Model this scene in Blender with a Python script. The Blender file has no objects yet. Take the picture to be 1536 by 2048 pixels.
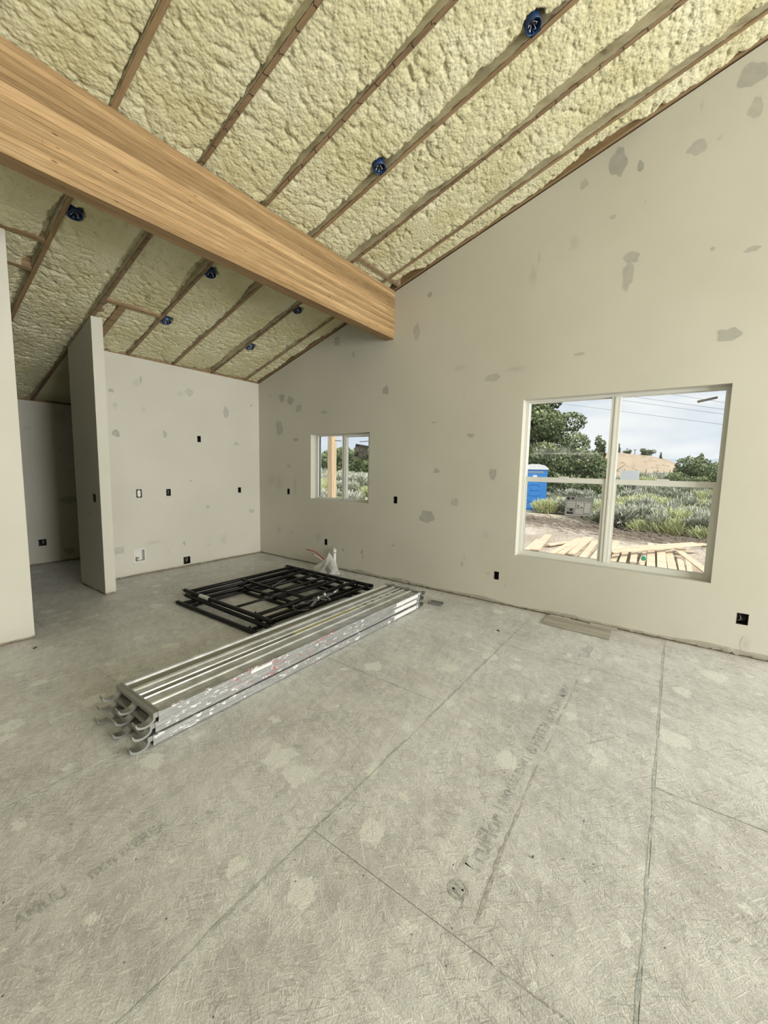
import bpy, bmesh, math, random
import numpy as np
from mathutils import Vector, Matrix, noise
C = bpy.context.scene.collection
SC = bpy.context.scene
R = random.Random(7)

# ------------------------------------------------------------------ camera
W, D, ZC, SL = 4.678, 6.139, 3.0419, 0.3124      # right wall x, kitchen wall y, ceiling height there, roof slope
yaw, pitch, roll = 0.9495, -0.1077, 0.0212
F_PX = 811.68
f = Vector((math.sin(yaw)*math.cos(pitch), math.cos(yaw)*math.cos(pitch), math.sin(pitch)))
r = Vector((math.cos(yaw), -math.sin(yaw), 0)); u = r.cross(f)
cr, sr = math.cos(roll), math.sin(roll)
right = cr*r + sr*u; up = -sr*r + cr*u
cam_d = bpy.data.cameras.new('camera'); cam = bpy.data.objects.new('camera', cam_d); C.objects.link(cam)
cam_d.sensor_fit = 'HORIZONTAL'; cam_d.sensor_width = 36; cam_d.lens = F_PX/1536*36
cam_d.clip_start = .05; cam_d.clip_end = 6000
m = Matrix((right, up, -f)).transposed().to_4x4(); m.translation = (0, 0, 1.6)
cam.matrix_world = m
SC.camera = cam

# ------------------------------------------------------------------ sky, sun, daylight, exposure
world = bpy.data.worlds.new('sky'); SC.world = world; world.use_nodes = True
nt = world.node_tree; nt.nodes.clear()
wo = nt.nodes.new('ShaderNodeOutputWorld'); bg = nt.nodes.new('ShaderNodeBackground')
tc = nt.nodes.new('ShaderNodeTexCoord'); sp = nt.nodes.new('ShaderNodeSeparateXYZ')
nt.links.new(tc.outputs['Generated'], sp.inputs[0])
gr = nt.nodes.new('ShaderNodeValToRGB'); nt.links.new(sp.outputs['Z'], gr.inputs[0])
gr.color_ramp.elements[0].position = 0.0; gr.color_ramp.elements[0].color = (.74, .82, .92, 1)
gr.color_ramp.elements[1].position = .5; gr.color_ramp.elements[1].color = (.48, .58, .74, 1)
mp = nt.nodes.new('ShaderNodeMapping'); mp.inputs['Scale'].default_value = (3.0, 3.0, 11.0)
nt.links.new(tc.outputs['Generated'], mp.inputs[0])
cn = nt.nodes.new('ShaderNodeTexNoise'); cn.inputs['Scale'].default_value = 1.15; cn.inputs['Detail'].default_value = 6; cn.inputs['Roughness'].default_value = .48
nt.links.new(mp.outputs[0], cn.inputs['Vector'])
cl = nt.nodes.new('ShaderNodeValToRGB'); cl.color_ramp.elements[0].position = .46; cl.color_ramp.elements[1].position = .66
nt.links.new(cn.outputs['Fac'], cl.inputs[0])
mx = nt.nodes.new('ShaderNodeMix'); mx.data_type = 'RGBA'
nt.links.new(cl.outputs[0], mx.inputs[0]); nt.links.new(gr.outputs[0], mx.inputs[6]); mx.inputs[7].default_value = (.95, .97, 1.0, 1)
nt.links.new(mx.outputs[2], bg.inputs[0]); bg.inputs[1].default_value = .86
nt.links.new(bg.outputs[0], wo.inputs[0])

sd = bpy.data.lights.new('sun', 'SUN'); sd.energy = 3.7; sd.angle = math.radians(12); sd.color = (1, .96, .88)
sun = bpy.data.objects.new('sun', sd); C.objects.link(sun)
sun.rotation_euler = Vector((.45, 1.0, -1.25)).to_track_quat('-Z', 'Y').to_euler()
def daylight(name, loc, direction, sx, sy, power, color):
    # the light of the big glazed openings behind the photographer
    d = bpy.data.lights.new(name, 'AREA'); d.shape = 'RECTANGLE'; d.size = sx; d.size_y = sy; d.energy = power; d.color = color
    o = bpy.data.objects.new(name, d); C.objects.link(o); o.location = loc
    o.rotation_euler = Vector(direction).to_track_quat('-Z', 'Z').to_euler()
    return o
daylight('patio_door_daylight', (2.1, -6.85, 1.9), (-.04, 1, -.20), 4.6, 3.0, 790, (1, .995, .985))
SC.view_settings.view_transform = 'Standard'; SC.view_settings.look = 'None'
SC.view_settings.exposure = .24; SC.view_settings.gamma = 1; SC.view_settings.use_curve_mapping = False
SC.cycles.max_bounces = 6; SC.cycles.diffuse_bounces = 3; SC.cycles.glossy_bounces = 3; SC.cycles.transparent_max_bounces = 10
SC.cycles.use_adaptive_sampling = True; SC.cycles.adaptive_threshold = .08; SC.cycles.use_denoising = True
SC.cycles.sample_clamp_indirect = 8

# ------------------------------------------------------------------ mesh helpers
def obj(name, me, mats, parent=None, smooth=False, kind=None, label=None):
    if isinstance(me, MB): me = me.mesh(name)
    o = bpy.data.objects.new(name, me); C.objects.link(o)
    if mats is not None:
        if not isinstance(mats, (list, tuple)): mats = [mats]
        for q in mats:
            if len(me.materials) < len(mats): me.materials.append(q)
    if parent is not None: o.parent = parent
    if smooth: me.shade_smooth()
    if kind: o['kind'] = kind
    if label: o['label'] = label
    return o
def empty(name, loc=(0, 0, 0), rz=0.0):
    o = bpy.data.objects.new(name, None); C.objects.link(o); o.location = loc; o.rotation_euler = (0, 0, rz); o.empty_display_size = .1
    return o
def tag(o, label, cat, group=None, kind=None):
    o['label'] = label; o['category'] = cat
    if group: o['group'] = group
    if kind: o['kind'] = kind
    return o
def copy_tree(o, parent=None):
    c = o.copy(); C.objects.link(c); c.parent = parent
    for ch in KIDS.get(o.name, []) or [x for x in bpy.data.objects if x.parent == o]: copy_tree(ch, c)
    return c
KIDS = {}
class MB:
    def __init__(s): s.v = []; s.f = []; s.m = []; s.sm = []
    def add(s, vs, fs, mi=0, sm=False):
        n = len(s.v); s.v += [tuple(p) for p in vs]
        for q in fs: s.f.append(tuple(i+n for i in q)); s.m.append(mi); s.sm.append(sm)
    def box(s, a, b, mi=0):
        x0, y0, z0 = a; x1, y1, z1 = b
        s.add([(x0,y0,z0),(x1,y0,z0),(x1,y1,z0),(x0,y1,z0),(x0,y0,z1),(x1,y0,z1),(x1,y1,z1),(x0,y1,z1)],
              [(0,3,2,1),(4,5,6,7),(0,1,5,4),(1,2,6,5),(2,3,7,6),(3,0,4,7)], mi)
    def obox(s, c, sz, M=None, mi=0):
        hx, hy, hz = [q/2 for q in sz]; c = Vector(c); pts = []
        for z in (-hz, hz):
            for (x, y) in ((-hx,-hy),(hx,-hy),(hx,hy),(-hx,hy)):
                p = Vector((x, y, z)); pts.append(c + (M @ p if M is not None else p))
        s.add(pts, [(0,3,2,1),(4,5,6,7),(0,1,5,4),(1,2,6,5),(2,3,7,6),(3,0,4,7)], mi)
    def bar(s, p, q, w, h, mi=0, upv=(0,0,1)):
        p = Vector(p); q = Vector(q); d = q-p; L = d.length; d.normalize(); a = d.cross(Vector(upv))
        if a.length < 1e-4: a = Vector((1,0,0))
        a.normalize(); b = a.cross(d)
        M = Matrix((d, a, b)).transposed(); s.obox((p+q)/2, (L, w, h), M, mi)
    def tube(s, pts, rad, n=10, mi=0, cap=True, sm=True):
        pts = [Vector(p) for p in pts]; k = len(pts)
        rads = rad if isinstance(rad, (list, tuple)) else [rad]*k
        base = len(s.v); ref = None
        for i, p in enumerate(pts):
            t = (pts[min(i+1,k-1)] - pts[max(i-1,0)]).normalized()
            if ref is None:
                ref = t.cross(Vector((0,0,1)));
                if ref.length < .1: ref = t.cross(Vector((1,0,0)))
            a = (ref - t*ref.dot(t)).normalized(); b = t.cross(a); ref = a
            for j in range(n):
                an = 2*math.pi*j/n; s.v.append(tuple(p + (a*math.cos(an)+b*math.sin(an))*rads[i]))
        for i in range(k-1):
            for j in range(n):
                j2 = (j+1) % n
                s.f.append((base+i*n+j, base+i*n+j2, base+(i+1)*n+j2, base+(i+1)*n+j)); s.m.append(mi); s.sm.append(sm)
        if cap:
            s.f.append(tuple(base+j for j in range(n-1,-1,-1))); s.m.append(mi); s.sm.append(False)
            s.f.append(tuple(base+(k-1)*n+j for j in range(n))); s.m.append(mi); s.sm.append(False)
    def prism(s, prof, a, b, mi=0):
        # closed 2D profile [(p,q)...]; a(p,q) and b(p,q) give the two end loops
        n = len(prof); A = [a(*p) for p in prof]; B = [b(*p) for p in prof]
        s.add(A+B, [tuple(range(n-1,-1,-1)), tuple(range(n,2*n))] + [(i,(i+1)%n,n+(i+1)%n,n+i) for i in range(n)], mi)
    def mesh(s, name):
        me = bpy.data.meshes.new(name); me.from_pydata(s.v, [], s.f)
        me.polygons.foreach_set('material_index', s.m); me.polygons.foreach_set('use_smooth', s.sm)
        me.update(); return me
def grid_mesh(name, P3, mat=None, smooth=True):
    # P3: (n, m, 3) array of points
    n, mm = P3.shape[:2]; me = bpy.data.meshes.new(name)
    idx = np.arange(n*mm).reshape(n, mm)
    q = np.stack([idx[:-1,:-1], idx[1:,:-1], idx[1:,1:], idx[:-1,1:]], -1).reshape(-1, 4)
    me.vertices.add(n*mm); me.vertices.foreach_set('co', P3.reshape(-1).astype('f4'))
    me.loops.add(q.size); me.loops.foreach_set('vertex_index', q.reshape(-1).astype('i4'))
    me.polygons.add(len(q)); me.polygons.foreach_set('loop_start', np.arange(0, q.size, 4).astype('i4'))
    me.polygons.foreach_set('loop_total', np.full(len(q), 4, 'i4'))
    me.polygons.foreach_set('use_smooth', np.full(len(q), smooth))
    me.update(calc_edges=True); me.validate(); return me
def quads_mesh(name, V, nv=4, attr=None):
    # V: (k, nv, 3) separate polygons
    k = V.shape[0]; me = bpy.data.meshes.new(name)
    me.vertices.add(k*nv); me.vertices.foreach_set('co', V.reshape(-1).astype('f4'))
    me.loops.add(k*nv); me.loops.foreach_set('vertex_index', np.arange(k*nv).astype('i4'))
    me.polygons.add(k); me.polygons.foreach_set('loop_start', (np.arange(k)*nv).astype('i4')); me.polygons.foreach_set('loop_total', np.full(k, nv, 'i4'))
    me.update(calc_edges=True)
    if attr is not None:
        a = me.attributes.new('tone', 'FLOAT', 'POINT'); a.data.foreach_set('value', np.repeat(attr, nv).astype('f4'))
    return me
# vectorised noise
def _h(ix, iy, s):
    n = (ix.astype(np.int64)*374761393 + iy.astype(np.int64)*668265263 + s*974711) & 0x7fffffff
    n = ((n ^ (n >> 13))*1274126177) & 0x7fffffff
    return ((n ^ (n >> 16)) & 0xffff)/65535.0
def vnoise(x, y, s=0):
    ix = np.floor(x).astype(np.int64); iy = np.floor(y).astype(np.int64); fx = x-ix; fy = y-iy
    fx = fx*fx*(3-2*fx); fy = fy*fy*(3-2*fy)
    a = _h(ix,iy,s); b = _h(ix+1,iy,s); c = _h(ix,iy+1,s); d = _h(ix+1,iy+1,s)
    return (a*(1-fx)+b*fx)*(1-fy) + (c*(1-fx)+d*fx)*fy
def fbm(x, y, s=0, o=4):
    v = 0; a = .5
    for k in range(o): v = v + a*vnoise(x*2**k, y*2**k, s+k*17); a *= .5
    return v
def worley(x, y, s=0):
    ix = np.floor(x).astype(np.int64); iy = np.floor(y).astype(np.int64)
    d1 = np.full(x.shape, 9.); rr = np.zeros(x.shape)
    for dx in (-1,0,1):
        for dy in (-1,0,1):
            jx = ix+dx; jy = iy+dy
            px = jx+.1+.8*_h(jx,jy,s); py = jy+.1+.8*_h(jx,jy,s+5)
            rad = .55+.55*_h(jx,jy,s+9)
            d = np.sqrt((x-px)**2+(y-py)**2)/rad
            d1 = np.minimum(d1, d)
    return d1

# ------------------------------------------------------------------ material helpers
def mat(name, color=(.5,.5,.5), rough=.7, metal=0, spec=.5):
    mt = bpy.data.materials.new(name); mt.use_nodes = True
    b = mt.node_tree.nodes['Principled BSDF']; b.inputs['Base Color'].default_value = (*color, 1)
    b.inputs['Roughness'].default_value = rough; b.inputs['Metallic'].default_value = metal; b.inputs['Specular IOR Level'].default_value = spec
    return mt
class NT:
    def __init__(s, mt): s.t = mt.node_tree; s.b = s.t.nodes['Principled BSDF']; s.out = s.t.nodes['Material Output']
    def n(s, typ, **kw):
        q = s.t.nodes.new(typ)
        for k, v in kw.items():
            if hasattr(q, k): setattr(q, k, v)
        return q
    def l(s, a, b): s.t.links.new(a, b)
    def co(s, kind='Object', scale=(1,1,1), rot=(0,0,0), loc=(0,0,0)):
        if kind == 'World':
            g = s.n('ShaderNodeNewGeometry').outputs['Position']
        else: g = s.n('ShaderNodeTexCoord').outputs[kind]
        m_ = s.n('ShaderNodeMapping'); m_.inputs['Scale'].default_value = scale; m_.inputs['Rotation'].default_value = rot; m_.inputs['Location'].default_value = loc
        s.l(g, m_.inputs[0]); return m_.outputs[0]
    def noise(s, vec, scale, detail=4, rough=.5, dist=0):
        q = s.n('ShaderNodeTexNoise'); q.inputs['Scale'].default_value = scale; q.inputs['Detail'].default_value = detail
        q.inputs['Roughness'].default_value = rough; q.inputs['Distortion'].default_value = dist; s.l(vec, q.inputs['Vector']); return q.outputs['Fac']
    def vor(s, vec, scale, feature='F1', out='Distance', rnd=1):
        q = s.n('ShaderNodeTexVoronoi'); q.feature = feature; q.inputs['Scale'].default_value = scale; q.inputs['Randomness'].default_value = rnd; s.l(vec, q.inputs['Vector']); return q.outputs[out]
    def ramp(s, fac, stops):
        q = s.n('ShaderNodeValToRGB'); e = q.color_ramp.elements
        while len(e) < len(stops): e.new(.5)
        for i, (p, c) in enumerate(stops):
            e[i].position = p; e[i].color = (*c, 1) if isinstance(c, (tuple, list)) else (c, c, c, 1)
        s.l(fac, q.inputs[0]); return q.outputs[0]
    def mix(s, fac, a, b, mode='MIX'):
        q = s.n('ShaderNodeMix'); q.data_type = 'RGBA'; q.blend_type = mode; q.clamp_factor = True
        for i, v in ((0, fac), (6, a), (7, b)):
            if isinstance(v, (int, float)): q.inputs[i].default_value = v if i == 0 else (v, v, v, 1)
            elif isinstance(v, (tuple, list)): q.inputs[i].default_value = (*v, 1)
            else: s.l(v, q.inputs[i])
        return q.outputs[2]
    def math(s, op, a, b=0):
        q = s.n('ShaderNodeMath'); q.operation = op
        for i, v in ((0, a), (1, b)):
            if isinstance(v, (int, float)): q.inputs[i].default_value = v
            else: s.l(v, q.inputs[i])
        return q.outputs[0]
    def bump(s, h, strength=.3, dist=.01):
        q = s.n('ShaderNodeBump'); q.inputs['Strength'].default_value = strength; q.inputs['Distance'].default_value = dist
        s.l(h, q.inputs['Height']); s.l(q.outputs[0], s.b.inputs['Normal']); return q.outputs[0]
    def col(s, v): s.l(v, s.b.inputs['Base Color'])

# drywall and the skim-coat patches on it share one colour tree, so a patch fades into its wall
WALL = (.60, .565, .445)
def drywall(name, patch=False):
    mt = mat(name, WALL, .75, spec=.25); q = NT(mt)
    v = q.co('World'); n1 = q.noise(v, .9, 3); n2 = None
    base = q.mix(q.ramp(n1, [(.35, 0), (.65, 1)]), (.525,.507,.425), (.565,.547,.465))
    if patch:
        a = q.n('ShaderNodeAttribute'); a.attribute_name = 'fade'
        edge = q.math('MULTIPLY', a.outputs['Fac'], q.ramp(q.noise(v, 14, 4, .6), [(.3, .72), (.62, 1)]))
        base = q.mix(edge, base, (.335, .33, .285))
    q.col(base)
    return mt
M_WALL = drywall('drywall'); M_PATCH = drywall('joint_compound', True)
M_GYP = mat('raw_gypsum_edge', (.35,.33,.27), .9)
M_DARK = mat('dark_cavity', (.02,.018,.015), .9)

def wood(name, dark, mid, light, axis='x', scale=1.0, knots=True, bands=None, rough=.6, objcol=False, kden=1.0):
    mt = mat(name, mid, rough, spec=.3); q = NT(mt)
    sc = {'x': (1.2,22,22), 'y': (24,1.0,3.2), 'z': (22,22,1.2)}[axis]
    v = q.co('World', tuple(k*scale for k in sc)); n1 = q.noise(v, 1.0, 4, .5, .4)
    c = q.ramp(n1, [(.3, dark), (.5, mid), (.72, light)])
    fine = q.noise(q.co('World', tuple(k*scale*5 for k in sc)), 1.0, 3, .6)
    c = q.mix(.35, c, q.ramp(fine, [(.35, dark), (.6, light)]))
    if knots:
        ks = {'x': (2.2,9,9), 'y': (9,2.2,5), 'z': (9,9,2.2)}[axis]
        vo = q.vor(q.co('World', tuple(k*kden for k in ks)), 1.0)
        c = q.mix(q.ramp(vo, [(.045, .85), (.085, 0)]), c, tuple(k*.30 for k in dark))
    if objcol:
        oi = q.n('ShaderNodeObjectInfo'); c = q.mix(1.0, c, oi.outputs['Color'], 'MULTIPLY')
    if bands:                                   # dark crosswise marks every few inches along the board
        sx = q.n('ShaderNodeSeparateXYZ'); q.l(q.co('World'), sx.inputs[0])
        fr = q.math('FRACT', q.math('ADD', q.math('MULTIPLY', sx.outputs['Y'], 1/bands), q.math('MULTIPLY', q.noise(q.co('World', (30, 1.2, 1)), 1.5, 2), .5)))
        c = q.mix(q.math('LESS_THAN', fr, .055), c, (.035,.022,.014))
    q.col(c); q.bump(fine, .25, .002)
    return mt
M_RAFTER = wood('rafter_wood', (.12,.075,.038), (.22,.145,.072), (.31,.215,.115), 'y')
M_RAFTER_B = wood('rafter_wood_marked', (.10,.062,.034), (.18,.118,.062), (.26,.18,.10), 'y', bands=.155)
M_BLOCK = wood('blocking_wood', (.13,.08,.04), (.25,.165,.085), (.34,.24,.13), 'x')
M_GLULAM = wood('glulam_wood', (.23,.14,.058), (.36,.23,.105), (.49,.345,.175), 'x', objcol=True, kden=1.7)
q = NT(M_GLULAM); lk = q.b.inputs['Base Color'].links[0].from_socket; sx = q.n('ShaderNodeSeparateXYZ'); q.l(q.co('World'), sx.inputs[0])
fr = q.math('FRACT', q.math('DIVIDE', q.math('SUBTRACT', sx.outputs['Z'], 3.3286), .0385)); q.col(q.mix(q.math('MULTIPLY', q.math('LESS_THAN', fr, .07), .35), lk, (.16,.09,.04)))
M_LUMBER = wood('fresh_lumber', (.58,.44,.28), (.78,.63,.44), (.90,.76,.56), 'y', scale=.6)
M_POST = wood('post_wood', (.46,.33,.20), (.64,.48,.31), (.76,.60,.41), 'z')
M_SOLE = wood('sole_plate_wood', (.14,.10,.06), (.22,.17,.10), (.30,.23,.14), 'y', knots=False)

# spray foam
M_FOAM = mat('spray_foam', (.60,.56,.33), .55, spec=.35); q = NT(M_FOAM)
v = q.co('World'); big = q.noise(v, 2.2, 4); sm_ = q.noise(v, 60, 3, .6)
vs_ = q.n('ShaderNodeTexVoronoi'); vs_.inputs['Scale'].default_value = 46; q.l(q.co('World'), vs_.inputs['Vector'])
q.col(q.mix(q.ramp(big, [(.35, 0), (.68, 1)]), (.50,.46,.265), (.60,.57,.385))); q.bump(q.math('SUBTRACT', q.math('MULTIPLY', sm_, .5), vs_.outputs['Distance']), .55, .012)
M_FILM = mat('foam_film_on_wood', (.4,.36,.22), .7); q = NT(M_FILM)
v = q.co('World', (8, 3, 8)); n1 = q.noise(v, 2.0, 5, .65)
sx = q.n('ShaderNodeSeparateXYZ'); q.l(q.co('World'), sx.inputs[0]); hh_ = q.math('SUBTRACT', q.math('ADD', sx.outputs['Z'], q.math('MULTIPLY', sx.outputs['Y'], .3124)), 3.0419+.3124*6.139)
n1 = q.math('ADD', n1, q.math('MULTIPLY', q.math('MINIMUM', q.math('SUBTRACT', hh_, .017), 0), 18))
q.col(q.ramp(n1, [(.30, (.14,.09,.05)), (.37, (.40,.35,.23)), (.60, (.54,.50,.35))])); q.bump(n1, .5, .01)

# subfloor
def floor_mat(name, ink=None, line=None):
    mt = mat(name, (.4,.4,.34), .62, spec=.45); q = NT(mt)
    P = q.co('World')
    cloud = q.noise(P, 1.3, 3, .55); cloud2 = q.noise(q.co('World', loc=(7,3,0)), 4.5, 4, .6)
    base = q.mix(q.ramp(cloud, [(.35, 0), (.65, 1)]), (.50,.495,.468), (.60,.60,.578))
    base = q.mix(q.ramp(cloud2, [(.40, 0), (.70, .55)]), base, (.665,.665,.635))
    hs = []
    for k, (ang, sx_, sy_) in enumerate(((.3, 34, 8), (1.35, 36, 9))):
        vec = q.co('World', (sx_, sy_, 1), loc=(k*3.1, k*1.7, 0)); 
        # rotate first, then stretch
        vr = q.n('ShaderNodeVectorRotate'); vr.rotation_type = 'Z_AXIS'; vr.inputs['Angle'].default_value = ang
        g = q.n('ShaderNodeNewGeometry'); q.l(g.outputs['Position'], vr.inputs['Vector'])
        mp_ = q.n('ShaderNodeMapping'); mp_.inputs['Scale'].default_value = (sx_, sy_, 1); mp_.inputs['Location'].default_value = (k*3.1, k*1.7, 0); q.l(vr.outputs[0], mp_.inputs[0])
        vo = q.n('ShaderNodeTexVoronoi'); vo.feature = 'F1'; vo.inputs['Scale'].default_value = 1; q.l(mp_.outputs[0], vo.inputs['Vector'])
        sx1 = q.n('ShaderNodeSeparateColor'); q.l(vo.outputs['Color'], sx1.inputs[0])
        hs.append((sx1.outputs[0],))
    h = q.math('ADD', q.math('MULTIPLY', hs[0][0], .5), q.math('MULTIPLY', hs[1][0], .5)); h = q.math('ADD', h, .25)
    tint = q.ramp(h, [(.30, .84), (.75, 1.0), (1.15, 1.10)])
    base = q.mix(.8, base, q.mix(1, base, tint, 'MULTIPLY'))
    # a few strands lifted out: dark nicks and pale flakes
    def streak(ang, loc, thr, sx_=120, sy_=9, raw=False):
        vr = q.n('ShaderNodeVectorRotate'); vr.rotation_type = 'Z_AXIS'; vr.inputs['Angle'].default_value = ang
        g = q.n('ShaderNodeNewGeometry'); q.l(g.outputs['Position'], vr.inputs['Vector'])
        mp_ = q.n('ShaderNodeMapping'); mp_.inputs['Scale'].default_value = (sx_, sy_, 1); mp_.inputs['Location'].default_value = (*loc, 0); q.l(vr.outputs[0], mp_.inputs[0])
        nz = q.noise(mp_.outputs[0], 1.0, 2, .5)
        return nz if raw else q.ramp(nz, [(thr, 0), (thr+.05, 1)])
    mask = q.ramp(q.noise(q.co('World', loc=(2,9,0)), 2.6, 3), [(.38, .15), (.60, 1)])
    nick = q.math('MULTIPLY', q.math('MAXIMUM', q.math('MAXIMUM', streak(.5, (1,2), .66), streak(1.3, (4,7), .655)), q.math('MAXIMUM', streak(-.6, (9,3), .655), streak(2.3, (2,6), .66, 60, 7))), mask)
    base = q.mix(q.math('MULTIPLY', nick, .36), base, (.22,.205,.17))
    pale = q.math('MAXIMUM', streak(-.9, (6,2), .635, 90, 12), streak(.7, (8,5), .64, 70, 14))
    base = q.mix(q.math('MULTIPLY', pale, .40), base, (.76,.755,.70))
    # dropped joint compound
    wv = q.co('World', loc=(1.3,.4,0)); dn = q.noise(wv, 11, 4, .7)
    vv = q.n('ShaderNodeTexVoronoi'); vv.inputs['Scale'].default_value = 2.6; q.l(wv, vv.inputs['Vector'])
    sc1 = q.n('ShaderNodeSeparateColor'); q.l(vv.outputs['Color'], sc1.inputs[0])
    rr = q.math('SUBTRACT', q.math('ADD', vv.outputs['Distance'], q.math('MULTIPLY', dn, .42)), q.math('MULTIPLY', q.math('POWER', sc1.outputs[0], 3), .20))
    base = q.mix(q.ramp(rr, [(.240, .80), (.256, 0)]), base, (.74,.745,.70))
    vv2 = q.vor(q.co('World', loc=(5,5,0)), 9.0); base = q.mix(q.ramp(q.math('ADD', vv2, q.math('MULTIPLY', dn, .1)), [(.085, .6), (.10, 0)]), base, (.74,.74,.70))
    vv3 = q.vor(q.co('World', loc=(8,1,0)), 3.3); base = q.mix(q.ramp(vv3, [(.010, .8), (.014, 0)]), base, (.09,.08,.065))
    wob = q.n('ShaderNodeTexNoise'); wob.inputs['Scale'].default_value = 9; q.l(P, wob.inputs['Vector'])
    wv_ = q.n('ShaderNodeVectorMath'); wv_.operation = 'MULTIPLY_ADD'; q.l(wob.outputs['Color'], wv_.inputs[0]); wv_.inputs[1].default_value = (.10,.10,0); q.l(P, wv_.inputs[2])
    for (cs, s1, s2, off) in ((11, 130, 16, 0), (7, 105, 13, 9)):
        vc_ = q.n('ShaderNodeTexVoronoi'); vc_.inputs['Scale'].default_value = cs; ad = q.n('ShaderNodeVectorMath'); ad.operation = 'ADD'; q.l(wv_.outputs[0], ad.inputs[0]); ad.inputs[1].default_value = (off, off*.7, 0); q.l(ad.outputs[0], vc_.inputs['Vector'])
        sc_ = q.n('ShaderNodeSeparateColor'); q.l(vc_.outputs['Color'], sc_.inputs[0]); vr = q.n('ShaderNodeVectorRotate'); vr.rotation_type = 'Z_AXIS'
        q.l(q.math('MULTIPLY', sc_.outputs[0], 6.28), vr.inputs['Angle']); q.l(P, vr.inputs['Vector'])
        mp_ = q.n('ShaderNodeMapping'); mp_.inputs['Scale'].default_value = (s1, s2, 1); q.l(vr.outputs[0], mp_.inputs[0]); sn = q.noise(mp_.outputs[0], 1.0, 2, .5)
        mk = q.ramp(q.noise(q.co('World', loc=(off, cs, 0)), 5, 2, .6), [(.40, .12), (.62, .95)]); base = q.mix(mk, base, q.mix(1, base, q.ramp(sn, [(.28, .84), (.42, .98), (.60, 1.01), (.76, 1.10)]), 'MULTIPLY')); hs.append((q.math('MULTIPLY', q.math('SUBTRACT', sn, .5), mk),))
    grit = q.noise(P, 160, 2, .7); base = q.mix(.55, base, q.mix(1, base, q.ramp(grit, [(.3, .66), (.7, 1.20)]), 'MULTIPLY'))
    if ink is not None:
        fade = q.ramp(q.noise(q.co('World'), 22, 5, .75), [(.40, .10), (.60, .62)])
        base = q.mix(fade, base, ink)
    q.col(base)
    hh = q.math('ADD', q.math('MULTIPLY', h, .5), q.math('MULTIPLY', grit, .40)); hh = q.math('ADD', hh, q.math('MULTIPLY', hs[2][0], .45)); hh = q.math('ADD', hh, q.math('MULTIPLY', q.math('SUBTRACT', pale, nick), .16)); hh = q.math('ADD', hh, q.math('MULTIPLY', q.noise(P, 34, 3, .6), .6))
    q.bump(hh, .50, .005)
    q.l(q.ramp(cloud2, [(.3, .34), (.7, .54)]), q.b.inputs['Roughness'])
    for nd in mt.node_tree.nodes:
        if nd.type == 'TEX_NOISE': nd.noise_dimensions = '2D'
        elif nd.type == 'TEX_VORONOI': nd.voronoi_dimensions = '2D'
    return mt
M_FLOOR = floor_mat('dusty_strand_board'); M_INK = floor_mat('faded_black_print', (.20,.20,.205)); M_LINE = floor_mat('worn_dark_line', (.20,.195,.165))
M_CHALK = floor_mat('blue_green_chalk', (.22,.28,.28))
M_UNDER = mat('joint_dust_filler', (.33,.32,.28), .95)  # dust filling the gaps between floor panels

# metals, plastics
def alu(name, splat):
    mt = mat(name, (.55,.56,.55), .38, .6); q = NT(mt)
    P = q.co('World'); g1 = q.noise(P, 7, 5, .65); g2 = q.noise(q.co('World', (2.5, 40, 40)), 2, 4, .6)
    c = q.mix(q.ramp(g1, [(.40, 0), (.72, .75)]), ((.60,.61,.60) if not splat else (.36,.365,.36)), (.23,.23,.215))
    c = q.mix(q.ramp(g2, [(.45, 0), (.75, .35)]), c, (.75,.75,.74))
    metal = .85
    if splat:
        n1 = q.noise(q.co('World', (14, 14, 34)), 1.3, 4, .7, .4); n2 = q.noise(q.co('World', loc=(3,0,0)), 1.7, 2)
        wm = q.math('MULTIPLY', q.math('GREATER_THAN', n1, .605), q.math('GREATER_THAN', n2, .42))
        sm2 = q.math('GREATER_THAN', q.noise(q.co('World', (60, 60, 80)), 1, 3, .6), .685)
        wm = q.math('MAXIMUM', wm, sm2)
        c = q.mix(wm, c, (.72,.72,.69))
        sx = q.n('ShaderNodeSeparateXYZ'); q.l(P, sx.inputs[0])
        inx = q.math('MULTIPLY', q.math('GREATER_THAN', sx.outputs['X'], 1.45), q.math('LESS_THAN', sx.outputs['X'], 2.55))
        inx = q.math('MULTIPLY', inx, q.math('GREATER_THAN', sx.outputs['Z'], .075))
        rm = q.math('MULTIPLY', inx, q.math('GREATER_THAN', q.noise(q.co('World', (9, 30, 40), loc=(1,4,2)), 1.2, 5, .7), .60))
        c = q.mix(rm, c, (.33,.13,.13))
        q.l(q.math('SUBTRACT', .6, q.math('MULTIPLY', q.math('MAXIMUM', wm, rm), .6)), q.b.inputs['Metallic'])
    q.col(c); q.l(q.ramp(g1, [(.3, .30), (.7, .58)]), q.b.inputs['Roughness']); q.bump(q.noise(P, 90, 3), .12, .002)
    return mt
M_ALU = alu('worn_aluminium', False); M_ALU_S = alu('paint_splattered_aluminium', True)
M_HOOK = mat('cast_aluminium', (.33,.33,.31), .45, .75)
M_ALU_D = mat('dirty_channel_floor', (.27,.26,.21), .7, .3)
M_YEL = mat('faded_yellow_label', (.50,.45,.20), .7); M_WLAB = mat('scuffed_white_label', (.62,.62,.60), .6)
M_BLACK = mat('black_scaffold_paint', (.006,.006,.006), .42, spec=.22); q = NT(M_BLACK)
sp1 = q.noise(q.co('World'), 38, 4, .7); q.col(q.ramp(sp1, [(.66, (.010,.010,.010)), (.74, (.07,.066,.06))]))
M_STEEL = mat('galvanised_pin', (.50,.50,.48), .45, .8)
M_BOX = mat('black_plastic_box', (.012,.012,.012), .5); M_BLUE = mat('blue_plastic_box', (.008,.030,.095), .42); M_BLUE_IN = mat('dark_blue_inside', (.006,.016,.045), .6)
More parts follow.
